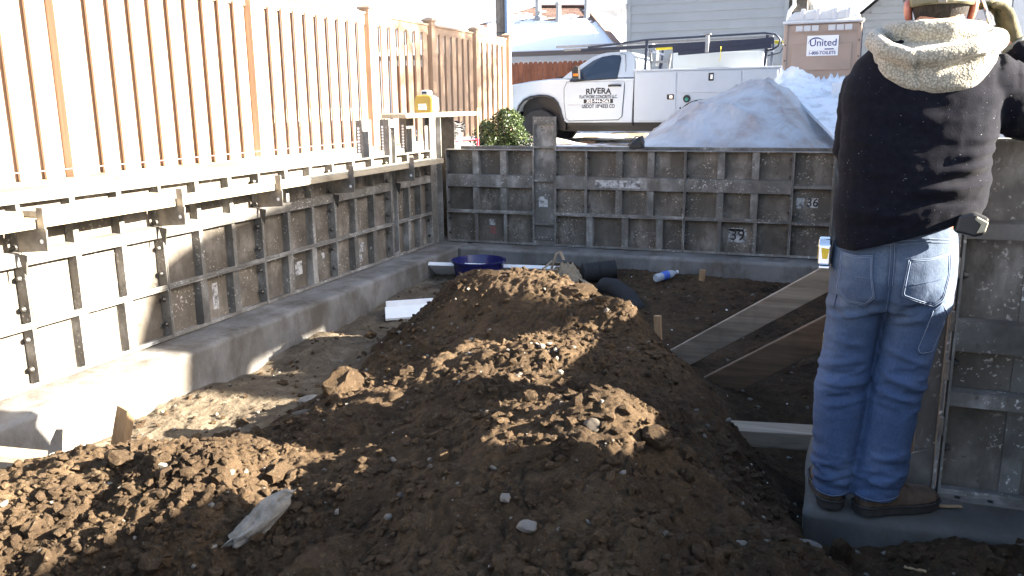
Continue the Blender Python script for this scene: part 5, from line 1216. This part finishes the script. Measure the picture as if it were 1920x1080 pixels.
# open cuffs with ragged hem
setco(jm, P2)
den = NT('blue_denim', .85, 0, .2)
gm = den.n('ShaderNodeTexCoord'); a_ = den.ramp(den.noise(5, 5, .6, (1,1,.5)), [(.3, (.044,.075,.155)), (.55, (.066,.106,.205)), (.75, (.11,.158,.265))])
sz = den.n('ShaderNodeSeparateXYZ'); den.l(den.tc.outputs['Object'], sz.inputs[0]); mz = den.n('ShaderNodeMapRange'); mz.inputs[1].default_value = .5; mz.inputs[2].default_value = .85; den.l(sz.outputs[2], mz.inputs[0])
a2 = den.mix(mz.outputs[0], a_, den.ramp(den.noise(9, 5, .65), [(.3, (.046,.068,.11)), (.55, (.08,.108,.16)), (.75, (.14,.17,.22))]))
a3 = den.mix(.30, a2, den.ramp(den.noise(300, 2, .5, (1,1,.35)), [(.35, .25), (.65, 1)]), 'MULTIPLY')
den.col(a3); n1 = den.bump(den.noise(420, 2, .5, (1,1,.4)), .25, .002); den.bump(den.noise(34, 5, .7), .35, .006, n1)
jeans = part('jeans', jm, den.m, man)
bvh = BVHTree.FromPolygons([tuple(p) for p in P2], [tuple(p.vertices) for p in jm.polygons])
def onback(x, z, off=.003):
    h = bvh.ray_cast(Vector((x, 2.2, z)), Vector((0, 1, 0)))
    yy = h[0].y if h[0] is not None else 2.85
    return (x, yy-off, z)
def smoothpoly(poly, n=48):
    """resample a closed outline evenly"""
    pts = [Vector(p) for p in poly]; m_ = len(pts); seg = [(pts[(i+1) % m_]-pts[i]).length for i in range(m_)]; T = sum(seg); out = []
    for k in range(n):
        d_ = T*k/n; i = 0
        while d_ > seg[i] and i < m_-1: d_ -= seg[i]; i += 1
        out.append(pts[i].lerp(pts[(i+1) % m_], d_/seg[i]))
    return out
thread = simple('pale_blue_stitching', (.15,.19,.27), .8, 0, .1, 60, 0)
def pocket(poly, name='pocket', lines=(.93,)):
    o_ = smoothpoly(poly); c_ = sum(o_, Vector((0,0)))/len(o_); m = MB(); rings = []
    for k, s in enumerate((1, .97, .8, .6, .4, .2, .05)):
        rings.append([onback(c_.x+(p.x-c_.x)*s, c_.y+(p.y-c_.y)*s, .0005 if k == 0 else .0042) for p in o_])
    m.rings(rings); o = ob(name, m, den.m, jeans, smooth=1)
    for s in lines:
        m = MB(); q = [onback(c_.x+(p.x-c_.x)*s, c_.y+(p.y-c_.y)*s, .005) for p in o_]; m.tube(q+[q[0]], .0011, 5); ob('stitching', m, thread, jeans, smooth=1)
pocket([(.052,.884),(.10,.879),(.143,.886),(.146,.82),(.159,.752),(.137,.719),(.08,.725),(.046,.764)], lines=(.95,.88))
pocket([(.239,.878),(.30,.882),(.361,.896),(.363,.83),(.350,.752),(.322,.728),(.227,.763),(.230,.80)], lines=(.95,.88))
pocket([(.322,.724),(.347,.747),(.371,.706),(.356,.64),(.338,.575),(.301,.571),(.292,.588),(.312,.67)], 'tool_pocket', lines=(.94,))
def seam(pts, r=.0022, mat=None, name='seam', off=.002):
    p_ = [Vector(a) for a in pts]; q = []
    for i in range(len(p_)-1):
        for k in range(10): v = p_[i].lerp(p_[i+1], k/10); q.append(onback(v.x, v.y, off))
    v = p_[-1]; q.append(onback(v.x, v.y, off)); m = MB(); m.tube(q, r, 6); ob(name, m, mat or den.m, jeans, smooth=1)
seam([(.193,.955),(.197,.86),(.197,.79),(.194,.70)], .004)
seam([(.199,.955),(.203,.86),(.203,.79)], .0011, thread, 'stitching', .004); seam([(.188,.955),(.192,.86),(.192,.79)], .0011, thread, 'stitching', .004)
seam([(.05,.745),(.02+.025,.70)], .003)
seam([(.06,.905),(.19,.925),(.30,.935),(.375,.93)], .0011, thread, 'stitching', .003); seam([(.06,.897),(.19,.916),(.30,.926),(.375,.922)], .0011, thread, 'stitching', .003)
seam([(.07,.815),(.14,.812)], .0014, den.m, 'seam', .005); seam([(.25,.80),(.345,.82)], .0014, den.m, 'seam', .005)
for zc, xa, xb in ((.058,.022,.140), (.070,.143,.292)): seam([(xa+.008, zc), ((xa+xb)/2, zc-.006), (xb-.006, zc+.004)], .0012, thread, 'stitching', .003)
m = MB(); m.box(.186,.206,2.70-.012,2.70+.01,.925,.985) if False else None
# --- fleece jacket
K = MB()
K.rings([oval(.055,.37,2.83,.27,.84), oval(.034,.40,2.825,.285,.90), oval(.028,.43,2.82,.295,.98), oval(.028,.452,2.82,.30,1.05), oval(.030,.448,2.82,.30,1.12), oval(.031,.446,2.82,.30,1.20), oval(.028,.456,2.82,.295,1.28), oval(.026,.462,2.822,.285,1.34), oval(.034,.455,2.828,.265,1.40), oval(.055,.438,2.835,.235,1.45), oval(.10,.40,2.842,.20,1.495), oval(.17,.36,2.848,.16,1.535), oval(.21,.34,2.85,.14,1.555)])
K.tube([(.40,2.835,1.395),(.47,2.86,1.345),(.54,2.895,1.305),(.60,2.925,1.275),(.618,2.94,1.31),(.575,2.955,1.40),(.525,2.962,1.465),(.505,2.966,1.492)], [.090,.092,.088,.082,.078,.068,.056,.047], 18)
K.tube([(.10,2.85,1.395),(.085,2.90,1.30),(.078,2.965,1.19),(.10,3.02,1.13),(.16,3.09,1.07),(.20,3.115,1.055)], [.075,.072,.066,.062,.052,.045], 18)
km = fused(K, .0072, 9)
P, N = arr(km); x, y, z = P.T
bk_ = y < 2.86; body_ = (x < .49)
d = .010*fbm(x*4+z*1.5, z*11-x*2, 4, 15)*np.where(z < 1.36, 1, .4)+.004*fbm(x*12, z*14, 3, 3)
for a, b, am, wd in (((.46,1.235),(.35,1.215),.014,.012),((.462,1.20),(.33,1.17),.022,.013),((.458,1.165),(.29,1.125),.022,.013),((.455,1.13),(.26,1.095),-.016,.012),((.46,1.105),(.22,1.075),.020,.015),((.455,1.05),(.25,1.05),-.014,.014),((.03,1.14),(.20,1.12),.008,.014),((.03,1.08),(.22,1.055),-.008,.014),((.03,1.02),(.25,1.00),.009,.016),((.04,.965),(.24,.975),-.008,.014),((.03,1.22),(.16,1.21),.007,.014),((.10,1.30),(.33,1.285),.005,.02)):
    d += np.where(bk_ & body_, crease(x, z, a, b, am*.8, wd), 0)
d += np.where(~body_, .006*(1-2.2*np.abs(fbm(x*9+z*10, y*16-z*9, 3, 8))), 0)
P2 = P+N*d[:,None]; setco(km, P2)
# cut along the slanted hem
hem = lambda xx: .892 if xx < .09 else (.892+(min(xx, .40)-.09)*.335)
bmx = bmesh.new(); bmx.from_mesh(km)
bmesh.ops.delete(bmx, geom=[v for v in bmx.verts if v.co.z < hem(v.co.x)-.004*math.sin(v.co.x*60) and v.co.x < .48 and v.co.z < 1.05], context='VERTS')
for v in bmx.verts:
    if v.is_boundary and v.co.z < 1.06: v.co.z = hem(v.co.x)
bmx.to_mesh(km); bmx.free()
fl = NT('navy_black_fleece', .95, 0, .12); fl.col(fl.ramp(fl.noise(60, 4, .7), [(.35, (.003,.0035,.007)), (.7, (.007,.0075,.013))]))
fl.b.inputs['Sheen Weight'].default_value = .03; fl.b.inputs['Sheen Roughness'].default_value = .5
a_ = fl.mix(fl.ramp(fl.noise(230, 1, .5), [(.785, 0), (.80, 1)]), fl.b.inputs['Base Color'].links[0].from_socket, (.5,.5,.5)); fl.col(a_)
fl.bump(fl.noise(260, 4, .7), .5, .003)
jk = part('fleece_jacket', km, fl.m, man); s_ = jk.modifiers.new('s', 'SOLIDIFY'); s_.thickness = .009; s_.offset = -1
# --- sherpa hood lying on the shoulders
H = MB()
H.rings([oval(.225,.315,2.715,.05,1.352), oval(.165,.372,2.718,.09,1.372), oval(.128,.402,2.732,.125,1.405), oval(.108,.422,2.75,.155,1.44), oval(.102,.430,2.77,.17,1.468), oval(.115,.42,2.79,.15,1.485)])   # the bag of the hood
H.tube([(.150,2.93,1.535),(.112,2.86,1.525),(.104,2.79,1.508),(.135,2.712,1.478),(.20,2.672,1.452),(.275,2.666,1.456),(.35,2.682,1.474),(.412,2.735,1.492),(.426,2.80,1.500),(.405,2.87,1.515),(.37,2.93,1.532)], [.024,.028,.030,.028,.026,.026,.028,.030,.032,.030,.026], 14)   # its rim
H.tube([(.155,2.92,1.545),(.15,2.85,1.535),(.175,2.795,1.53),(.235,2.76,1.528),(.295,2.757,1.523),(.355,2.785,1.520),(.385,2.845,1.525),(.375,2.92,1.54)], [.026,.032,.036,.038,.038,.036,.032,.026], 14)           # folded up behind the neck
H.rings([oval(.13,.40,2.775,.15,1.44), oval(.135,.395,2.775,.16,1.478), oval(.14,.39,2.81,.11,1.505), oval(.17,.37,2.82,.11,1.525)])
hm = fused(H, .005, 8)
P, N = arr(hm); x, y, z = P.T
d = crease(x, z, (.255,1.405), (.40,1.455), -.016, .010)+crease(x, z, (.13,1.45), (.22,1.39), -.007, .012)+.006*fbm(x*9, z*14, 3, 44)
d += crease(x, z, (.115,1.45), (.10,1.40), -.008, .006)+crease(x, z, (.21,1.47), (.225,1.37), -.010, .006)+crease(x, z, (.185,1.56), (.175,1.50), -.007, .005)
w1, _h1 = worley(x*85, z*85+y*40, 5); d += .0010*(.6-w1)
setco(hm, P+N*d[:,None])
sh = NT('cream_sherpa', .95, 0, .1); vo = sh.n('ShaderNodeTexVoronoi'); vo.inputs['Scale'].default_value = 170; sh.l(sh.tc.outputs['Object'], vo.inputs[0])
sh.col(sh.mix(sh.ramp(vo.outputs['Distance'], [(.25, 0), (.65, 1)]), sh.ramp(sh.noise(8, 4), [(.3, (.33,.31,.255)), (.7, (.42,.40,.34))]), (.21,.19,.15)))
sh.b.inputs['Sheen Weight'].default_value = .3
iv = sh.n('ShaderNodeMath', operation='SUBTRACT'); iv.inputs[0].default_value = 1; sh.l(vo.outputs['Distance'], iv.inputs[1]); n_ = sh.bump(iv.outputs[0], .6, .003); sh.bump(sh.noise(260, 4, .7), .4, .002, n_)
part('sherpa_hood', hm, sh.m, man)
# --- cap
cp = NT('khaki_cap_cloth', .85, 0, .2); cp.col(cp.ramp(cp.noise(22, 4, .6), [(.35, (.10,.095,.055)), (.5, (.17,.155,.10)), (.68, (.25,.23,.16))])); cp.bump(cp.noise(300, 3), .3, .002)
m = MB(); m.rings([oval(.194,.367,2.872,.213,1.604,26), oval(.191,.370,2.872,.217,1.63,26), oval(.193,.368,2.872,.214,1.67,26), oval(.205,.356,2.872,.19,1.71,26), oval(.23,.33,2.872,.13,1.74,26), oval(.27,.29,2.872,.03,1.752,26)]); ob('cap', m, cp.m, man, smooth=1)
m = MB(); m.rings([[(.28+rx*math.cos(a), 2.95+ry*math.sin(a), zz) for a in np.linspace(0, math.pi, 14)] for rx, ry, zz in ((.085,.03,1.622),(.08,.10,1.618),(.075,.105,1.612),(.08,.03,1.612))], cap=False, close=False); ob('cap_brim', m, cp.m, man, smooth=1)
m = MB(); pts = [(.2805+.0925*math.cos(a), 2.872+.1125*math.sin(a), 1.618) for a in np.linspace(math.pi*1.15, math.pi*1.85, 16)]
m.rings([[(px_, py_, zz) for px_, py_, _ in pts] for zz in (1.608, 1.629)], cap=False, close=False); o = ob('cap_strap', m, simple('olive_strap', (.12,.115,.075), .8), man); s_ = o.modifiers.new('s', 'SOLIDIFY'); s_.thickness = .004
ob('strap_buckle', MB().box(.262,.284,2.752,2.759,1.604,1.632), MT['steel'], man, bevel=.002)
# --- glove holding the phone
gl = NT('olive_work_glove', .85, 0, .25); gl.col(gl.ramp(gl.noise(16, 4, .6), [(.35, (.055,.050,.028)), (.65, (.12,.105,.06))])); gl.bump(gl.noise(180, 4, .7), .5, .003)
def glove(wr, frame, spread, curl):
    """hand: wrist point, frame (along, across, palm normal); five bent fingers rooted in the palm"""
    a, c, n = [Vector(v).normalized() for v in frame]; w0 = Vector(wr); g = MB()
    at = lambda u, v, t: tuple(w0+a*u+c*v+n*t)
    rg = []
    for u, hw, th in ((-.035,.030,.027),(.0,.032,.026),(.03,.040,.025),(.07,.045,.024),(.095,.043,.021)):
        rg.append([at(u, hw*math.cos(k*math.pi/8), th*math.sin(k*math.pi/8)) for k in range(16)])
    g.rings(rg)
    for i, (v, ln) in enumerate(((-.032,.070),(-.011,.080),(.011,.076),(.032,.060))):
        u, t_, an = .082, 0, curl[0]; pts = [at(.05, v*.9, 0), at(u, v, 0)]
        for k, f_ in enumerate((.42,.33,.25)):
            u += ln*f_*math.cos(an); t_ += ln*f_*math.sin(an); pts.append(at(u, v*(1+spread*(k+1)*.1), t_)); an += curl[1]
        g.tube(pts, [.013,.0125,.0118,.011,.0085], 10)
    pts = [at(.015, -.030, .008), at(.045, -.052, .022), at(.070, -.058, .040), at(.088, -.050, .056)]; g.tube(pts, [.017,.0145,.0125,.009], 10)
    return fused(g, .0042, 4)
part('glove', glove((.492,2.965,1.508), ((-.40,-.10,.95), (.25,-.95,.0), (-.9,-.2,-.38)), .2, (.35,.55)), gl.m, man)
part('glove', glove((.215,3.12,1.05), ((.9,.2,-.1), (0,.3,1), (0,1,-.3)), .2, (.5,.7)), gl.m, man)
m = MB(); m.tube([(.510,2.965,1.482),(.497,2.966,1.503)], [.044,.041], 16); ob('glove_cuff', m, simple('grey_knit_cuff', (.16,.17,.16), .9, 0, .2, 80, .5), man, smooth=1)
t = thing('mobile_phone', 'dark phone with pale edge held to the ear of the man', 'phone', (.405, 2.93, 1.58))
ob('case', MB().bar((.392,2.925,1.632),(.428,2.94,1.545), .009, .07, (.1,1,0)), MT['chrome'], t, bevel=.003) ; ob('back_cover', MB().bar((.396,2.925,1.630),(.430,2.94,1.548), .004, .064, (.1,1,0)), MT['black'], t)
# --- boots
lb = NT('brown_boot_leather', .6, 0, .35); lb.col(lb.ramp(lb.noise(18, 5, .65), [(.3, (.05,.033,.022)), (.7, (.12,.082,.056))])); lb.bump(lb.noise(70, 4), .4, .003)
so_ = simple('dark_rubber_sole', (.03,.026,.023), .8, 0, .3, 40, .3)
def boot(hx_, hy_, ang, ln=.285):
    ca, sa = math.cos(ang), math.sin(ang); T = lambda u, v, zz: (hx_+u*ca-v*sa, hy_+u*sa+v*ca, zz+.002)
    def sect(u, hw, top): return [T(u, hw*math.cos(a)*(.92 if math.sin(a) > 0 else 1), .024+max(0, math.sin(a))*(top-.024)) for a in np.linspace(0, 2*math.pi, 20, endpoint=False)]
    m = MB(); m.rings([sect(u, hw, tp) for u, hw, tp in ((-.004,.022,.10),(.012,.040,.13),(.05,.044,.14),(.09,.045,.132),(.13,.047,.105),(.18,.051,.080),(.23,.050,.070),(.262,.041,.062),(ln,.018,.045))])
    m.rings([[T(.052+.050*math.cos(a), .043*math.sin(a), zz) for a in np.linspace(0, 2*math.pi, 20, endpoint=False)] for zz in (.06,.12,.20)])
    b_ = part('boot', fused(m, .0055, 4), lb.m, man)
    ot = [(-.012,.0),(-.004,.030),(.02,.043),(.09,.042),(.18,.055),(.235,.052),(.275,.034),(ln+.008,0)]; ot = ot+[(u, -v) for u, v in ot[-2:0:-1]]
    m = MB(); m.rings([[T(u*1.0, v, zz) for u, v in ot] for zz in (0, .012, .024)]); o = ob('sole', m, so_, b_, smooth=40, bevel=.003)
    m = MB(); q = [T(u*1.005+.0, v*1.02, .027) for u, v in ot]; m.tube(q+[q[0]], .004, 6); ob('welt', m, so_, b_, smooth=1)
boot(.083, 2.795, R(97)); boot(.165, 2.80, R(30))
# --- things on his belt
t = thing('tape_measure', 'chrome and yellow tape measure clipped on the left hip of the man', 'tape measure', (.012, 2.80, .87))
m = MB(); pr = [(2.765,.832),(2.765,.895),(2.778,.913),(2.80,.918),(2.822,.912),(2.835,.89),(2.835,.832)]
m.prism(pr, -.012, .026, 'x'); ob('case', m, MT['chrome'], t, bevel=.006)
ob('emblem', MB().prism([(.001,.853),(.016,.853),(.02,.885),(-.004,.888)], 2.7635, 2.7648, 'y'), simple('yellow_badge', (.75,.5,.02), .4), t); ob('emblem', MB().prism([(-.0135,.85),(-.0135,.89)], 0, 0, 'x') if False else MB().box(-.0133,-.0121,2.775,2.825,.85,.89), bpy.data.materials['yellow_badge'], t)
ob('tape_hook', MB().box(-.008,.024,2.757,2.80,.823,.8315), MT['chrome'], t, bevel=.002)
t = thing('belt_holster', 'black belt pouch with pale clip at the right hip of the man', 'pouch', (.39, 2.72, .98))
m = MB(); m.prism([(.352,.962),(.405,.950),(.432,.958),(.440,1.005),(.400,1.022),(.360,1.012)], 2.685, 2.735, 'y'); ob('pouch', m, MT['black'], t, bevel=.008)
m = MB(); m.prism([(.408,.963),(.43,.968),(.436,.995),(.405,1.012),(.400,1.003),(.418,.988)], 2.676, 2.684, 'y'); ob('clip', m, simple('beige_clip', (.36,.33,.24), .5), t, bevel=.003)
